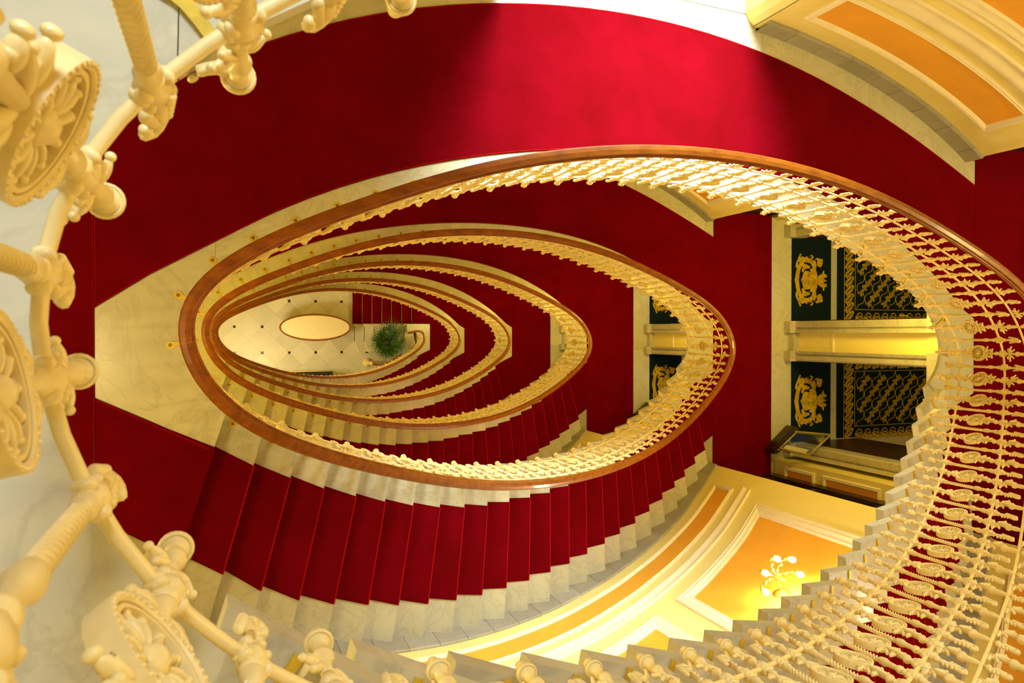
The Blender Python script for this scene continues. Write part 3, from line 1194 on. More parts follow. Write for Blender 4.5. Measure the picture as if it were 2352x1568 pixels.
def north_wall(k):
    F = FNo(k)
    t = thing('wall_north', 'cream panelled north wall standing on the ' + FN[k], 'wall', (0, 0, 0), kind='structure')
    x0 = 3.80
    top = 3.5
    n = 24
    us = [x0 + (6.06 - x0) * i / n for i in range(n + 1)]
    m_ = MB()
    rows = [[F(u, 0.0, 0), F(u, top, 0), F(u, top, -0.16), F(u, 0.0, -0.16)] for u in us]
    m_.grid(rows, closed_v=True, smooth=False)
    b_ = len(m_.v)
    m_.v += rows[-1]
    m_.f.append((b_, b_ + 1, b_ + 2, b_ + 3))
    m_.sm.append(False)
    m_.mi.append(0)
    m_.obj('wall_body', 'cream', t, fix=True)
    z = ZF[k]
    # alcove reveal on the east side with a small raised panel, chamfered corner
    MB().prism([(3.73, 2.44), (3.76, 2.385), (3.80, 2.35), (3.9, 2.5), (3.9, 3.45), (3.73, 3.45)], z, z + top).obj('alcove_pier', 'cream', t)
    Fr = lambda u, h, off: (3.73 - off, u, z + h)
    m_ = MB()
    panel_frame(m_, Fr, 2.52, 3.30, 0.22, 3.1, FR_S, 4, 6)
    m_.obj('panel_moulding', 'moulding', t)
    m_ = MB()
    panel_field(m_, Fr, 2.57, 3.25, 0.27, 3.05, 0.004, 2, 2)
    m_.obj('wall_panel', 'orange', t)
    # west part of the north wall and the pier west of the alcove
    MB().box(XW, 1.778, 3.3, 3.5, z, z + top).obj('wall_body', 'cream', t)
    MB().box(1.66, 1.778, 2.36, 3.3, z, z + top).obj('alcove_pier', 'cream', t)
    # window wall of the alcove: sill, lintel, jambs
    MB().box(1.778, 3.73, 3.3, 3.5, z, z + 0.7).obj('window_sill_wall', 'cream', t)
    MB().box(1.778, 3.73, 3.3, 3.5, z + 2.9, z + top).obj('window_head_wall', 'cream', t)
    m_ = MB()
    m_.grid([[F(u, h, o) for o, h in CHAIR] for u in [u for u in us if u < 5.95]], smooth=True)
    m_.obj('chair_rail', 'moulding', t)
    a = 3.83
    i = 0
    while a < 6.03:
        b2 = min(a + 0.262, 6.06)
        m_ = MB()
        rows = [[F(a + (b2 - a) * j / 3, h, o) for o, h in ((0, 0), (0.026, 0), (0.026, 0.15), (0.014, 0.165), (0, 0.165))] for j in range(4)]
        m_.grid(rows, closed_v=True, smooth=False)
        m_.obj('skirting_stone', 'marble_grey', t, fix=True)
        a += 0.265
        i += 1
    m_ = MB()
    panel_frame(m_, F, 3.99, 5.84, 0.34, 0.76, FR_S, 24, 4)
    m_.obj('dado_moulding', 'moulding', t)
    m_ = MB()
    panel_field(m_, F, 4.04, 5.79, 0.39, 0.71, 0.003, 24, 2)
    m_.obj('dado_panel', 'orange', t)
    m_ = MB()
    panel_frame(m_, F, 4.02, 5.80, 1.10, 3.1, FR_B, 20, 8)
    m_.obj('panel_moulding', 'moulding', t)
    m_ = MB()
    panel_field(m_, F, 4.17, 5.65, 1.25, 2.95, 0.004, 20, 4)
    m_.obj('wall_panel', 'orange', t)
    # window in the alcove
    wdw = thing('window_1', 'tall white framed alcove window of the ' + FN[k], 'window', (2.755, 3.38, z + 0.7), kind='structure')
    fr = MB()
    for x in (-0.96, -0.02, 0.92):
        fr.box(x, x + 0.05, -0.03, 0.03, 0, 2.2)
    for h in (0, 0.72, 1.44, 2.15):
        fr.box(-0.96, 0.97, -0.03, 0.03, h, h + 0.05)
    fr.obj('window_frame', 'moulding', wdw)
    MB().box(-0.95, 0.95, -0.004, 0.004, 0.02, 2.18).obj('pane', 'glass', wdw)
    return t


# ------------------------------------------------------------------ east side: lobby doors
D1 = (0.165, 1.335)
D2 = (-1.535, -0.385)


def east_wall(k):
    z = ZF[k]
    t = thing('wall_east', 'east wall with two lobby doorways on the ' + FN[k], 'wall', (0, 0, z), kind='structure')
    top = 3.5
    P = MB()
    P.box(7.50, 7.70, D2[1] + 0.13, D1[0] - 0.16, 0, top)
    P.obj('pier', 'cream', t)
    MB().box(7.48, 7.70, -1.72, 1.55, 2.42, top).obj('wall_body', 'cream', t)
    MB().box(7.183, 7.70, YS, -1.755, 0, top).obj('wall_body', 'cream', t)
    MB().box(7.183, 7.70, 1.56, YN, 0, top).obj('wall_body', 'cream', t)
    MB().box(7.488, 7.51, D2[1] + 0.135, D1[0] - 0.165, 0.73, 0.765).obj('pier_band', 'moulding', t)
    # low marble step of the pier
    MB().box(7.40, 7.50, -0.25, -0.005, 0, 0.11).obj('pier_base', 'marble_frame', t)
    # marble door surrounds: moulded jambs with a plinth, and lintels

    def jamb(y0, y1, inner):
        """inner: +1 when the doorway lies towards +y"""
        m_ = MB()
        w_ = y1 - y0
        a = y0 if inner < 0 else y1
        s_ = 1 if inner < 0 else -1
        prof = [(0, 7.62), (0, 7.435), (0.02 * s_, 7.42), (w_ * 0.55 * s_, 7.42), (w_ * 0.58 * s_, 7.44), (w_ * 0.70 * s_, 7.445), (w_ * 0.74 * s_, 7.41), (w_ * s_, 7.40), (w_ * s_, 7.62)]
        poly = [(x, a + d) for d, x in prof]
        m_.prism(poly, 0.0, 2.25)
        m_.obj('door_jamb', 'marble_frame', t)
        m_ = MB()
        m_.prism([(7.335, y0 - 0.004), (7.325, y0 + 0.03), (7.325, y1 - 0.03), (7.335, y1 + 0.004), (7.62, y1 + 0.004), (7.62, y0 - 0.004)], 0, 0.13)
        m_.obj('jamb_plinth', 'marble_frame', t)
    jamb(D2[1], D2[1] + 0.135, -1)
    jamb(D1[0] - 0.16, D1[0], 1)
    jamb(D1[1], D1[1] + 0.17, -1)
    jamb(D2[0] - 0.17, D2[0], 1)
    for a, b_ in (D1, D2):
        m_ = MB()
        m_.box(7.42, 7.62, a - 0.16, b_ + 0.16, 2.25, 2.40)
        m_.box(7.40, 7.62, a - 0.17, b_ + 0.17, 2.40, 2.45)
        m_.obj('door_lintel', 'marble_frame', t)
    # panels of the projecting wall south and north of the doors
    for ya, yb in ((-1.82, -2.55), (1.63, 2.4)):
        Fe = lambda u, h, off: (7.183 - off, u, h)
        for h0, h1 in ((0.20, 0.78), (0.92, 1.85), (1.98, 3.1)):
            m_ = MB()
            panel_frame(m_, Fe, ya, yb, h0, h1, FR_S, 2, 2)
            m_.obj('panel_moulding', 'moulding', t)
            m_ = MB()
            panel_field(m_, Fe, ya + 0.05 * sgn(yb - ya), yb - 0.05 * sgn(yb - ya), h0 + 0.05, h1 - 0.05, 0.003, 1, 1)
            m_.obj('wall_panel', 'orange', t)
    # lobby walls behind
    MB().box(7.7, 11.0, 1.55, 1.7, 0, top).obj('lobby_wall', 'cream', t)
    MB().box(7.7, 11.0, -1.87, -1.72, 0, top).obj('lobby_wall', 'cream', t)
    MB().box(7.7, 11.0, -0.20, -0.06, 0, top).obj('lobby_wall', 'cream', t)
    MB().box(10.9, 11.0, -1.72, 1.55, 0, top).obj('lobby_wall', 'cream', t)
    return t


def flat(m_, poly, z=0.002):
    m_.prism(poly, 0.0, z)


# crest, in mat units: px of the photograph's mat drawing, turned to metres
def CR(p):
    # crop pixel (255..820, 120..1330) -> x across the mat (0..0.70), y along it, centre 0
    return ((p[0] - 247) / 565 * 0.705, -(p[1] - 738) / 1195 * 1.165)


CREST_LION = [
    [(395, 395), (440, 410), (470, 385), (520, 430), (555, 455), (590, 430), (612, 450), (600, 520), (592, 590), (612, 640), (604, 672), (560, 590), (545, 612),
     (510, 600), (505, 580), (548, 556), (520, 500), (480, 480), (430, 480), (412, 512), (440, 500), (512, 535), (502, 566), (440, 575), (416, 628), (388, 612), (402, 560), (398, 520),
     (352, 478), (348, 440)],
    [(470, 385), (505, 412), (532, 414), (543, 402), (515, 388), (515, 370), (537, 370), (562, 400), (545, 428), (515, 434), (470, 410)],
    [(368, 352), (386, 362), (368, 420), (340, 490), (338, 560), (306, 565), (308, 500), (335, 440)],
    [(578, 430), (605, 406), (650, 418), (688, 428), (690, 460), (682, 505), (660, 547), (630, 535), (600, 508)]]
CREST_MID = [
    [(380, 738), (402, 690), (412, 640), (445, 602), (480, 604), (510, 618), (560, 592), (600, 640), (616, 680), (616, 796), (600, 838), (560, 884), (505, 862), (470, 874), (440, 876), (412, 838), (402, 786)],
    [(622, 680), (648, 656), (680, 640), (700, 588), (714, 600), (710, 634), (758, 662), (738, 698), (706, 690), (706, 715), (758, 738), (706, 760), (706, 786), (738, 778), (756, 815), (712, 842), (716, 876), (702, 890), (682, 838), (648, 820), (622, 796)],
    [(370, 466), (402, 520), (368, 600), (350, 738), (368, 876), (402, 956), (370, 1010), (320, 900), (294, 738), (320, 576)]]
CREST_DARK = [[(480, 620), (500, 622), (500, 690), (480, 690)], [(560, 742), (610, 742), (585, 830), (420, 790), (390, 745)], [(496, 640), (520, 640), (520, 670), (496, 670)]]


def crest_mat(y0, y1, label, z):
    t = thing('crest_mat', label, 'mat', (7.45, (y0 + y1) / 2, z), group='navy crest doormats')
    hw = (y1 - y0) / 2
    MB().box(0.01, 0.705, -hw, hw, -0.004, 0.006).obj('mat_pile', 'navy', t)
    m_ = MB()
    for P in CREST_LION:
        m_.prism([CR(p) for p in P], 0.006, 0.008)
        m_.prism([CR((p[0], 1476 - p[1])) for p in P], 0.006, 0.008)
    for P in CREST_MID:
        m_.prism([CR(p) for p in P], 0.006, 0.0082)
    m_.obj('crest_print', 'gold_print', t)
    m_ = MB()
    for P in CREST_DARK:
        m_.prism([CR(p) for p in P], 0.0082, 0.0086)
    # lettering on the ribbon
    for i, (px, py) in enumerate([(352, 570), (342, 600), (334, 632), (328, 668), (324, 705), (322, 745), (325, 790), (330, 830), (336, 862), (347, 900)]):
        w_ = 10 + (i * 7) % 6
        m_.prism([CR((px - 13, py - 3)), CR((px + 13, py - 3)), CR((px + 13, py + 1)), CR((px - 13, py + 1))], 0.0082, 0.0086)
        m_.prism([CR((px - (13 if i % 2 else -9), py - 3)), CR((px + (-9 if i % 2 else 13), py - 3)), CR((px + (-9 if i % 2 else 13), py + w_)), CR((px - (13 if i % 2 else -9), py + w_))], 0.0082, 0.0086)
    m_.obj('crest_detail', 'gold_dark', t)
    return t


def leafpoly(m_, x, y, ang, L, W, z0, z1, lob=3):
    """lobed leaf outline"""
    pts = [(0, 0)]
    for sd in (1,):
        for i in range(lob):
            f = (i + 0.35) / lob
            ww = W * math.sin(PI * (0.15 + 0.75 * f))
            pts.append((L * (f - 0.10 / lob), ww))
            pts.append((L * (f + 0.42 / lob), ww * 0.55))
    pts.append((L, 0))
    low = [(a, -b_) for a, b_ in pts[1:-1]][::-1]
    c, s_ = math.cos(ang), math.sin(ang)
    m_.prism([(x + a * c - b_ * s_, y + a * s_ + b_ * c) for a, b_ in pts + low], z0, z1)


def lobby_carpet_mesh(hw, L=2.6):
    base = MB().box(0, L, -hw, hw, -0.004, 0.005)
    pr = MB()
    dk = MB()
    nv = MB()
    z0, z1 = 0.005, 0.007
    bx0, bx1 = 0.137, 0.34           # leaf border band along the door side
    # fine border lines
    for x in (bx0 - 0.012, bx1 - 0.012):
        pr.box(x, x + 0.008, -hw + (0 if x < 0.2 else 0.15), hw - (0 if x < 0.2 else 0.15), z0, z1)
    for sg in (-1, 1):
        y = sg * (hw - 0.155)
        pr.box(bx1 - 0.012, L, min(y, y + 0.008), max(y, y + 0.008), z0, z1)
    # acanthus border: door side
    n = 9
    for i in range(n):
        y = -hw + (2 * hw) * (i + 0.5) / n
        leafpoly(pr, bx0 + 0.012, y - 0.06, math.radians(40), 0.205, 0.060, z0, z1, 5)
        leafpoly(nv, bx0 + 0.03, y - 0.045, math.radians(40), 0.14, 0.010, z1, z1 + 0.0006, 4)
        pts = [(bx0 + 0.09 + 0.055 * math.cos(a), y + 0.02 + 0.05 * math.sin(a)) for a in np.linspace(-1.2, 2.6, 9)]
        ribbon(pr, pts, 0.016, z0, z1)
    for sg in (-1, 1):
        n = 14
        for i in range(n):
            x = bx1 + (L - bx1) * i / n
            y = sg * (hw - 0.08)
            leafpoly(pr, x, y - 0.03, math.radians(35 if sg > 0 else -20), 0.19, 0.056, z0, z1, 5)
            leafpoly(nv, x + 0.02, y - 0.02, math.radians(35 if sg > 0 else -20), 0.13, 0.009, z1, z1 + 0.0006, 4)
            pts = [(x + 0.08 + 0.05 * math.cos(a), y + sg * 0.01 + 0.04 * math.sin(a)) for a in np.linspace(-0.8, 2.8, 8)]
            ribbon(pr, pts, 0.014, z0, z1)
    # vine lattice
    ax, ay = 0.149, 0.309
    X0, Y0 = bx1 + 0.02, -hw + 0.165
    nx = int((L - X0) / ax)
    ny = int((2 * hw - 0.33) / (ay / 2)) // 1
    lim = hw - 0.165
    cells = []
    c = 0
    y = -lim
    rows_ = int(2 * lim / ay) + 2
    for j in range(-1, rows_ + 1):
        for i in range(-1, nx + 1):
            cx = X0 + i * ax
            cy = -lim + (j + (0.5 if i % 2 else 0)) * ay
            for dx, dy in ((1, 0.5), (1, -0.5)):
                pts = []
                for q in range(7):
                    f = q / 6
                    wob = 0.016 * math.sin(2 * PI * f) * (1 if dy > 0 else -1)
                    px = cx + dx * ax * f - wob * dy * 1.6
                    py = cy + dy * ay * f + wob
                    if X0 - 0.002 <= px <= L and -lim <= py <= lim:
                        pts.append((px, py))
                if len(pts) > 1:
                    ribbon(pr, pts, 0.0085, z0, z1)
            for (ox, oy, an, LL) in ((0.004, 0.0, 0.85, 0.062), (0.004, 0.0, -0.8, 0.040), (-0.004, 0.0, 2.4, 0.045), (-0.004, 0.0, 4.0, 0.062), (0, 0.01, 1.7, 0.035), (0.055, 0.07, 0.9, 0.045), (0.055, 0.07, 2.6, 0.035),
                                     (-0.05, -0.075, 4.2, 0.045), (-0.05, -0.075, 5.6, 0.035)):
                lx, ly = cx + ox, cy + 0.5 * ay + oy
                if X0 + 0.03 < lx < L - 0.05 and -lim + 0.04 < ly < lim - 0.04:
                    leafpoly(dk, lx, ly, an, LL * 1.3, LL * 0.56, z0, z1, 2)
            # little knots where the vines cross
            if X0 < cx < L and -lim < cy < lim:
                pr.prism([(cx + 0.011 * math.cos(a), cy + 0.011 * math.sin(a)) for a in np.linspace(0, 2 * PI, 7)[:-1]], z0, z1)
    return base.mesh('carpet_field', 'navy'), pr.mesh('gold_pattern', 'gold_print'), dk.mesh('leaf_pattern', 'gold_dark'), nv.mesh('vein_pattern', 'navy')


LC = {}


def lobby_carpet(y0, y1, label, z):
    hw = round((y1 - y0) / 2, 4)
    if hw not in LC:
        LC[hw] = lobby_carpet_mesh(hw)
    t = thing('lobby_carpet', label, 'carpet', (8.27, (y0 + y1) / 2, z), group='navy lattice lobby carpets')
    for me, nm in zip(LC[hw], ('carpet_field', 'gold_pattern', 'leaf_pattern', 'vein_pattern')):
        o = inst(me, nm, t)
        if nm != 'carpet_field':
            o['kind'] = 'stuff'
    return t


def door_leaf(y, side, label, z, n):
    """open wooden lobby door standing square to the wall beside the pier; seen from above"""
    t = thing('door_%d' % n, label, 'door', (7.63, y, z), kind='structure')
    a = 0.0
    MB().box(0, 1.05, min(a, side * 0.045), max(a, side * 0.045), 0.012, 2.22).obj('door_leaf', 'dark_wood', t)
    m_ = MB()
    yy = side * 0.045
    m_.tube([(0.88, yy, 1.0), (0.88, yy + side * 0.05, 1.0), (0.76, yy + side * 0.055, 1.0)], 0.009, 8)
    m_.obj('door_handle', 'brass', t)
    m_ = MB()
    m_.box(0.12, 0.40, min(yy, yy + side * 0.05), max(yy, yy + side * 0.05), 2.05, 2.11)
    m_.obj('door_closer', 'moulding', t)
    return t


def doors(k):
    z = ZF[k]
    fl = FN[k]
    crest_mat(D1[0] + 0.005, D1[1] - 0.005, 'navy doormat with gold lion crest, north doorway, ' + fl, z)
    crest_mat(D2[0] + 0.005, D2[1] - 0.005, 'navy doormat with gold lion crest, south doorway, ' + fl, z)
    lobby_carpet(D1[0] + 0.02, D1[1] - 0.02, 'navy carpet with gold vine lattice, north lobby, ' + fl, z)
    lobby_carpet(D2[0] + 0.02, D2[1] - 0.02, 'navy carpet with gold vine lattice, south lobby, ' + fl, z)
    door_leaf(D1[0] - 0.03, 1, 'open dark door beside the pier, north doorway, ' + fl, z, 1)
    door_leaf(D2[1] + 0.03, -1, 'open dark door beside the pier, south doorway, ' + fl, z, 2)
    door_leaf(D1[1] + 0.04, -1, 'open dark door away from the pier, north doorway, ' + fl, z, 3)
    door_leaf(D2[0] - 0.04, 1, 'open dark door away from the pier, south doorway, ' + fl, z, 4)


def partition(k, y, nm):
    z = ZF[k]
    t = thing('glazed_partition', 'dark glazed partition, %s end of corridor, %s' % (nm, FN[k]), 'partition', (6.2, y, z), group='dark glazed corridor partitions')
    sg = -1 if y < 0 else 1
    m_ = MB()
    for x0, x1 in ((-0.12, 0.0), (0.82, 0.975)):
        m_.box(x0, x1, -0.05, 0.05, 0.0, 2.5)
    m_.obj('post', 'dark_wood', t)
    m_ = MB()
    m_.box(-0.12, 0.975, -0.06, 0.06, 2.12, 2.24)
    m_.box(-0.12, 0.975, -0.05, 0.05, 2.48, 2.6)
    m_.obj('header', 'dark_wood', t)
    m_ = MB()
    m_.box(0.0, 0.82, -0.03, 0.03, 0.012, 0.25)
    m_.box(0.0, 0.82, -0.025, 0.025, 0.95, 1.05)
    m_.obj('door_rail', 'dark_wood', t)
    MB().box(0.0, 0.82, -0.004, 0.004, 0.2, 2.13).obj('pane', 'glass', t)
    return t


# ------------------------------------------------------------------ lights fittings
def sconce(k):
    F = FS(k)
    u = 4.69
    h = 2.20
    p = F(u, h, 0.0)
    q = F(u, h, 1.0)
    d = (q[0] - p[0], q[1] - p[1])
    rz = math.atan2(d[1], d[0]) - PI / 2
    t = thing('wall_sconce', 'gilt five arm wall sconce, flight below the ' + FN[k], 'lamp', p, rz, group='gilt stair sconces')
    # local y points away from the wall
    m_ = MB()
    m_.lathe([(0, 0.0), (0.07, 0.003), (0.075, 0.012), (0.05, 0.02), (0.035, 0.035), (0, 0.04)], 16, (0, 0, 0), 'y')
    m_.v = [(x, -y, z) for x, y, z in m_.v]
    m_.obj('wall_plate', 'gilt', t, fix=True)
    m_ = MB()
    m_.tube([(0, 0.03, 0), (0, 0.10, -0.02), (0, 0.16, 0.0)], 0.012, 8)
    m_.lathe([(0, -0.07), (0.012, -0.05), (0.02, -0.02), (0.03, 0), (0.015, 0.03), (0.01, 0.09), (0, 0.1)], 10, (0, 0.16, 0))
    m_.obj('stem', 'gilt', t)
    for i in range(5):
        a = math.radians(-10 + i * 50)
        dx, dy = math.cos(a), math.sin(a)
        rr = 0.20
        c = (0, 0.16)
        m_ = MB()
        m_.tube([(c[0], c[1], 0), (c[0] + dx * 0.07, c[1] + dy * 0.07, -0.05), (c[0] + dx * 0.15, c[1] + dy * 0.15, -0.045), (c[0] + dx * rr, c[1] + dy * rr, 0.0), (c[0] + dx * (rr - 0.01), c[1] + dy * (rr - 0.01), 0.03)], 0.008, 8)
        for f in (0.3, 0.6, 0.9):
            m_.ell((c[0] + dx * rr * f, c[1] + dy * rr * f, -0.05 + 0.04 * f), (0.018, 0.018, 0.012), seg=6, ring=4)
        m_.lathe([(0.0, 0.02), (0.026, 0.028), (0.03, 0.036), (0.012, 0.04)], 12, (c[0] + dx * rr, c[1] + dy * rr, 0))
        m_.obj('arm', 'gilt', t)
        g = MB()
        g.lathe([(0.012, 0.038), (0.022, 0.048), (0.028, 0.066), (0.026, 0.084), (0.015, 0.098), (0, 0.102)], 14, (c[0] + dx * rr, c[1] + dy * rr, 0))
        g.obj('globe', 'globe', t)
    l = bpy.data.lights.new('sconce_glow', 'POINT')
    l.energy = SCONCE[k]
    l.color = (1.0, 0.84, 0.62)
    l.shadow_soft_size = 0.07
    lo = bpy.data.objects.new('sconce_glow', l)
    COL.objects.link(lo)
    lo.parent = t
    lo.location = (0, 0.20, 0.16)
    return t


SCONCE = [60, 36, 40, 36, 34, 30]


def added_ceiling_lamp(x, y, z, label):  # unseen fitting, added to go with the landing fill lights
    t = thing('added_ceiling_lamp', label, 'lamp', (x, y, z), group='added round landing ceiling lamps')
    MB().lathe([(0, 0.16), (0.13, 0.16), (0.14, 0.14), (0.10, 0.12), (0.03, 0.11), (0.03, 0.02), (0, 0.02)], 18).obj('canopy', 'brass', t)
    MB().lathe([(0.03, 0.02), (0.12, 0.0), (0.16, -0.05), (0.10, -0.10), (0, -0.12)], 18).obj('shade', 'globe', t)
    return t


# ------------------------------------------------------------------ build the stair tower
for k in range(0, 7):
    if k < 6:
        floor_level(k)
    else:
        floor_low()
    landing_carpet(k)
    if k < 6:
        flight(k)
        south_wall(k)
        north_wall(k)
    east_wall(k)
    if k >= 1:
        doors(k)
    partition(k, -2.0, 'south')
    partition(k, 1.66, 'north')
for k in range(0, 6):
    sconce(k)
for (k, x, y, h) in FILL_CEIL_LAMPS:
    added_ceiling_lamp(x, y, h, 'added unseen brass ceiling lamp, %s landing, %s' % ('west' if x < 0 else 'east', FN[k]))
# tower shell
sh = thing('wall_west', 'plain cream west wall of the stair tower', 'wall', (0, 0, 0), kind='structure')
MB().box(XW - 0.2, XW, YS, YN, 0, ZC + 3.9).obj('wall_body', 'cream', sh)
MB().box(XW, NW[0][0] + 0.1, YS - 0.2, YS, 0, ZC + 3.9).obj('wall_body', 'cream', sh)
MB().box(-0.75, -0.6, YS, -1.75, 0, ZC + 3.9).obj('wall_body', 'cream', sh)
rf = thing('ceiling', 'flat cream ceiling with an open roof lantern over the well', 'ceiling', (0, 0, ZC + 3.7), kind='structure')
m_ = MB()
m_.box(XW, 0.0, YS, YN, 0, 0.15)
m_.box(5.0, 11, YS, YN, 0, 0.15)
m_.box(0.0, 5.0, 1.6, YN, 0, 0.15)
m_.box(0.0, 5.0, YS, -1.2, 0, 0.15)
m_.obj('ceiling_board', 'plaster', rf)

A, B = ab_lists(-1)
balustrade(-1, PER - 0.10 - PER, PER / 2 - 0.016, [(a - PER if a > PER else a - PER, z) for a, z in A], [(b_[0] - PER, None) for b_ in B],
           'ivory cast balustrade of the uppermost landing, nearest the camera on the north side')
NAMES = ['running down from the camera to the first floor below', 'around the first floor below and its flight down', 'third turn down the well',
         'fourth turn down the well', 'fifth turn down the well']
for k in range(0, 5):
    A, B = ab_lists(k)
    balustrade(k, PER / 2 - 0.016, PER * 1.5 - 0.016, A, B, 'ivory cast balustrade with wooden handrail, ' + NAMES[k])
# last turn ends on the lowest landing
k = 5
A, B = ab_lists(5)
SEND = PER + 0.05
bl = balustrade(5, PER / 2 - 0.016, SEND, [a for a in A if a[0] < SEND - 0.02], [b_ for b_ in B if b_[0] < SEND - 0.02],
                'ivory cast balustrade with dark handrail, lowest turn ending above the palm')
# hook of the last handrail
q, nn = rp(SEND, -0.035)
z6 = ZF[6] + 0.959
pts = [(q[0], q[1], z6), (5.66, 0.03, z6), (5.58, 0.06, z6), (5.45, 0.055, z6), (5.30, 0.02, z6), (5.22, 0.0, z6)]
MB().tube(pts, [0.033, 0.032, 0.031, 0.03, 0.03, 0.028], 12).obj('handrail', 'wood', bl)

# ------------------------------------------------------------------ ground hall
hall = thing('floor', 'pale marble hall floor with small black inlay squares', 'floor', (0, 0, 0), kind='structure')
MB().box(-3.5, 11, -4, 4, -0.2, -0.02).obj('floor_bed', 'grout', hall)
PT = 0.8095
px0, py0 = 0.289, 0.200
g = 0.0008
tile = MB()
hd = PT / 2
me_tiles = []
for i in range(-5, 11):
    for j in range(-5, 5):
        for (cx, cy) in ((px0 + i * PT + hd, py0 + j * PT), (px0 + i * PT, py0 + j * PT + hd)):
            if not (-2.6 < cx < 7.6 and -2.3 < cy < 2.3):
                continue
            s_ = 0.040
            # diamond whose two ends are cut for the inlay squares
            hx = hd - g
            if abs((cx - px0) / PT - round((cx - px0) / PT)) > 0.25:
                poly = [(-hx + s_ + g, -s_ + g), (-hx + s_ + g, s_ - g), (0, hx - g), (hx - s_ - g, s_ - g), (hx - s_ - g, -s_ + g), (0, -hx + g)]
            else:
                poly = [(-s_ + g, -hx + s_ + g), (s_ - g, -hx + s_ + g), (hx - g, 0), (s_ - g, hx - s_ - g), (-s_ + g, hx - s_ - g), (-hx + g, 0)]
            o = MB().prism([(cx + a, cy + b_) for a, b_ in poly], -0.02, 0).obj('marble_tile', 'marble_hall', hall)
for i in range(-3, 10):
    for j in range(-3, 4):
        x, y = px0 + i * PT, py0 + j * PT
        if -2.6 < x < 7.6 and -2.3 < y < 2.3:
            MB().box(x - 0.034, x + 0.034, y - 0.034, y + 0.034, -0.02, 0.0005).obj('inlay_square', 'black_stone', hall)
hw_ = thing('wall_hall', 'cream walls around the ground hall', 'wall', (0, 0, 0), kind='structure')
m_ = MB()
m_.box(-3.5, 11, 3.5, 3.7, 0, ZF[6] + 3.3)
m_.box(-3.5, 11, -3.8, -3.6, 0, ZF[6] + 3.3)
m_.obj('wall_body', 'cream', hw_)

# broad lower steps from the lowest landing to the hall
r6 = ZF[6] / 7
EX = [3.883, 4.173, 4.462, 4.749, 5.028, 5.328, 5.612]
st = thing('entrance_steps', 'seven broad marble steps from the lowest landing to the hall', 'stairs', (0, 0, 0))
rc = thing('stair_carpet', 'red carpet with brass rods on the lowest hall steps', 'carpet', (0, 0, 0))
for i, x in enumerate(EX):
    z = (i + 1) * r6
    x2 = EX[i + 1] + 0.03 if i < 6 else 6.2
    if i == 6:
        MB().box(x, x + 0.1, 0.27, 2.6, z - r6, z - 0.004).obj('step_riser', 'marble', st)
        MB().box(x - 0.008, 6.155, 0.30, 2.3, z - 0.004, z + 0.009).obj('carpet_piece', 'carpet', rc)
        MB().box(x - 0.008, x, 0.30, 2.3, z - r6, z + 0.002).obj('carpet_piece', 'carpet', rc)
    # curved flare towards the south end
    P = [(x, 2.6), (x2, 2.6), (x2, 0.25)]
    fl = [(x2 + 0.012 * j * j * 0.6, 0.25 - 0.17 * j) for j in range(1, 6)]
    fr = [(x + 0.012 * j * j * 0.6, 0.25 - 0.17 * j) for j in range(5, 0, -1)]
    if i == 6:
        continue
    MB().prism(P + fl + fr + [(x, 0.25)], 0 if i == 0 else z - r6, z).obj('step_tread', 'marble_hall' if i < 6 else 'marble', st)
    if i < 6:
        m2 = MB()
        m2.box(x + 0.016, x + 0.034, -0.28, 0.22, z, z + 0.0015)
        m2.obj('grip_strip', 'black_stone', st)
    MB().box(x - 0.008, x2 if i < 6 else 6.155, 0.30, 2.3, z, z + 0.009).obj('carpet_piece', 'carpet', rc)
    MB().box(x - 0.008, x, 0.30, 2.3, z - r6, z + 0.002).obj('carpet_piece', 'carpet', rc)
    if i < 6:
        MB().tube([(x2 - 0.045, 0.255, z + 0.02), (x2 - 0.045, 0.6, z + 0.02), (x2 - 0.045, 2.32, z + 0.02)], 0.0085, 8).obj('stair_rod', 'brass', rc)

# oval centre table
tb = thing('oval_table', 'large oval table with cream top and brown wooden rim in the hall', 'table', (2.635, 0.18, 0))
ta, tbb = 1.075, 0.415
z0 = 0.70
def ellp(a, b_, n=64):
    return [(a * math.cos(2 * PI * i / n), b_ * math.sin(2 * PI * i / n)) for i in range(n)]
MB().prism(ellp(ta - 0.045, tbb - 0.045), z0, z0 + 0.05).obj('table_top', 'table_cream', tb)
m_ = MB()
rows = []
for (d, h) in ((0.052, z0), (0.0, z0 + 0.005), (-0.004, z0 + 0.03), (0.0, z0 + 0.052), (0.012, z0 + 0.060), (0.042, z0 + 0.060), (0.050, z0 + 0.052)):
    rows.append([(p[0], p[1], h) for p in ellp(ta - d, tbb - d)])
m_.grid(rows, closed_v=True)
m_.obj('rim', 'wood', tb, fix=True)
MB().lathe([(0.22, 0), (0.22, 0.04), (0.10, 0.10), (0.07, 0.4), (0.12, 0.66), (0.2, 0.70)], 20).obj('pedestal', 'wood', tb)

# dark console with brass trim against the south side of the hall
cs = thing('console_table', 'long dark console with brass edge at the south side of the hall', 'table', (2.42, -1.31, 0))
MB().box(-0.72, 0.72, -0.2, 0.13, 0.76, 0.80).obj('table_top', 'black_stone', cs)
m_ = MB()
m_.tube([(-0.72, 0.135, 0.80), (0, 0.135, 0.80), (0.72, 0.135, 0.80)], 0.012, 8)
m_.obj('brass_edge', 'brass', cs)
for x in (-0.66, 0.66):
    for y in (-0.15, 0.09):
        MB().lathe([(0.02, 0), (0.03, 0.1), (0.018, 0.4), (0.03, 0.7), (0.035, 0.76)], 10, (x, y, 0)).obj('leg', 'black_stone', cs)

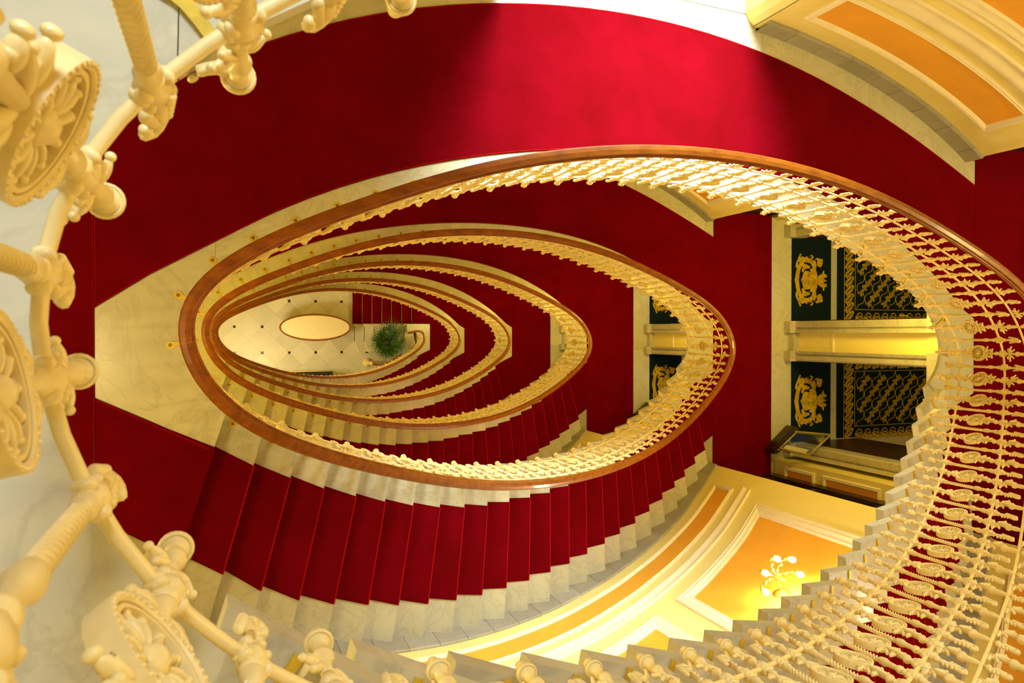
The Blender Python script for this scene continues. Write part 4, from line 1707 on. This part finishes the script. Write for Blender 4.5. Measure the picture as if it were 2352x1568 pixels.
# lower newel and short rail at the foot of the steps
nw = thing('lower_handrail', 'short dark handrail rising from a pale round newel beside the palm', 'railing', (4.34, -0.95, 0))
MB().lathe([(0.14, 0), (0.14, 0.06), (0.10, 0.10), (0.05, 0.14), (0.045, 0.85), (0.07, 0.9), (0.075, 0.93), (0, 0.95)], 20).obj('newel_post', 'ivory', nw)
pts = [(0.0, 0, 0.99), (0.10, -0.04, 1.0), (0.3, -0.03, 1.15), (0.55, 0.10, 1.35), (0.8, 0.30, 1.55)]
MB().tube(pts, [0.035, 0.032, 0.028, 0.028, 0.028], 10).obj('handrail', 'wood', nw)
for i, (x, y, zt) in enumerate([(0.3, -0.03, 1.15), (0.55, 0.10, 1.35), (0.78, 0.28, 1.53)]):
    o = inst(ME_A if i != 1 else ME_B, 'medallion_baluster' if i != 1 else 'twisted_baluster', nw, (x, y, zt - 0.95))

# palm in a pot
pm = thing('potted_palm', 'dark green fan palm in a pot by the foot of the stairs', 'plant', (4.80, -0.30, 0.0))
PB = 0.0
MB().lathe([(0, 0.31), (0.14, 0.31), (0.19, 0.33), (0.23, 0.60), (0.25, 0.70), (0.24, 0.72), (0.21, 0.70), (0.20, 0.66), (0, 0.66)][0:], 20).obj('pot', 'pot', pm)
MB().lathe([(0.16, 0.0), (0.16, 0.31), (0, 0.31)], 16).obj('pot_stand', 'dark_wood', pm)
MB().lathe([(0.21, 0.655), (0.1, 0.67), (0, 0.675)], 16).obj('soil', 'soil', pm)
MB().tube([(0, 0, 0.65), (0.02, 0.01, 0.9), (0, 0, 1.2)], [0.05, 0.045, 0.035], 8).obj('trunk', 'pot', pm)
rnd = random.Random(7)
for i in range(13):
    a = i * 2.399 + 0.3
    el = math.radians(12 + 62 * ((i * 0.37) % 1))
    L = (0.10 + 0.16 * rnd.random()) * (1.5 if i in (3, 8) else 1.0)
    st_ = Vector((0, 0, 1.12))
    dirv = Vector((math.cos(a) * math.cos(el), math.sin(a) * math.cos(el), math.sin(el)))
    end = st_ + dirv * L
    m_ = MB()
    m_.tube([st_, (st_ + end) / 2 + Vector((0, 0, 0.01)), end], 0.007, 5)
    side = dirv.cross(Vector((0, 0, 1))).normalized()
    for j in range(15):
        b_ = (j - 7) / 7 * 1.15
        d = (dirv * math.cos(b_) + side * math.sin(b_)).normalized()
        LL = (0.56 + 0.10 * rnd.random()) * (0.78 + 0.22 * math.cos(b_))
        drop = Vector((0, 0, -0.09 * (1 + abs(b_))))
        sv = d.cross(Vector((0, 0, 1)))
        sv = sv.normalized() * 0.014 if sv.length > 1e-3 else Vector((0.011, 0, 0))
        p0 = end
        p1 = end + d * LL * 0.5 + drop * 0.15
        p2 = end + d * LL + drop
        vs = [p0 - sv * 0.3, p0 + sv * 0.3, p1 + sv + Vector((0, 0, 0.005)), p1 - sv + Vector((0, 0, 0.005)), p2, p1 + Vector((0, 0, -0.004)), p0 + Vector((0, 0, -0.003))]
        m_.add([tuple(v) for v in vs], [(0, 1, 2, 5), (0, 5, 3), (2, 4, 5), (3, 5, 4), (1, 0, 6)])
    m_.obj('frond', 'leaf', pm)


# stand with clear tray on the second and third floor down
def menu_stand(k):
    z = ZF[k]
    t = thing('menu_stand', 'low dark stand holding a clear tilted tray, by the south doorway, ' + FN[k], 'stand', (7.03, -1.62, z), group='dark menu stands')
    d = np.array([7.40 - 7.03, -1.32 + 1.62])
    L = np.linalg.norm(d)
    rz = math.atan2(d[1], d[0])
    t.rotation_euler = (0, 0, rz)
    # local x runs along the stand, local y away from the stair
    m_ = MB()
    n_ = 10
    poly = [(0.045 * math.cos(a) + 0.02, 0.045 * math.sin(a)) for a in np.linspace(PI / 2, 3 * PI / 2, n_)]
    poly += [(L - 0.02 + 0.045 * math.cos(a), 0.045 * math.sin(a)) for a in np.linspace(-PI / 2, PI / 2, n_)]
    m_.prism(poly, 0.012, 0.16)
    m_.prism([(x * 0.98 + 0.005, y * 0.8) for x, y in poly], 0.16, 0.20)
    m_.obj('base', 'dark_wood', t)
    m_ = MB()
    for x in (0.05, L - 0.05):
        m_.lathe([(0.012, 0.20), (0.012, 0.215), (0, 0.217)], 10, (x, 0.0, 0))
        m_.tube([(x, 0, 0.2), (x, 0.01, 0.34)], 0.008, 8)
    m_.obj('brass_fitting', 'brass', t)
    # tilted tray: corner points in world coordinates relative to the stand
    c, s_ = math.cos(-rz), math.sin(-rz)

    def loc(X, Y, h):
        X, Y = X - 7.03, Y + 1.62
        return Vector((X * c - Y * s_, X * s_ + Y * c, h))
    A_, B_, C_, D_ = loc(7.24, -1.34, 0.37), loc(6.955, -1.55, 0.37), loc(7.221, -1.615, 0.62), loc(7.576, -1.367, 0.62)
    nrm = (B_ - A_).cross(D_ - A_).normalized()
    if nrm.z < 0:
        nrm = -nrm
    fr = MB()
    for P, Q, r_ in ((A_, B_, 0.009), (B_, C_, 0.013), (C_, D_, 0.013), (D_, A_, 0.011)):
        fr.tube([P, Q], r_, 6)
        fr.tube([P + nrm * 0.03, Q + nrm * 0.03], r_ * 0.6, 6)
    fr.obj('tray_frame', 'acrylic', t)
    p = MB()
    vs = [v + nrm * o for o in (0.0, 0.006) for v in (A_, B_, C_, D_)]
    p.add([tuple(v) for v in vs], [(0, 1, 2, 3), (7, 6, 5, 4), (0, 4, 5, 1), (1, 5, 6, 2), (2, 6, 7, 3), (3, 7, 4, 0)])
    p.obj('tray_pane', 'glass', t)
    p = MB()
    e = (C_ - B_)
    for f0, f1 in ((0.10, 0.36),):
        q = [A_ + (D_ - A_) * 0.05, B_ + e * 0.05, B_ + e * 0.9, A_ + (D_ - A_) * 0.9]
        a0, b0, c0, d0 = [v + nrm * 0.008 for v in (B_ + e * 0.08 + (A_ - B_) * 0.04, B_ + e * 0.85 + (A_ - B_) * 0.04, B_ + e * 0.85 + (A_ - B_) * 0.26, B_ + e * 0.08 + (A_ - B_) * 0.26)]
        p.add([tuple(v) for v in (a0, b0, c0, d0)] + [tuple(v + nrm * 0.003) for v in (a0, b0, c0, d0)], [(3, 2, 1, 0), (4, 5, 6, 7), (0, 1, 5, 4), (1, 2, 6, 5), (2, 3, 7, 6), (3, 0, 4, 7)])
    p.obj('paper_strip', 'paper', t)
    p = MB()
    p.tube([B_ + Vector((0.02, -0.03, -0.02)), B_ + e * 0.35 + Vector((0, -0.03, -0.02))], 0.010, 6)
    p.obj('red_tab', 'lit_nosing_red', t)
    return t


menu_stand(2)
menu_stand(3)
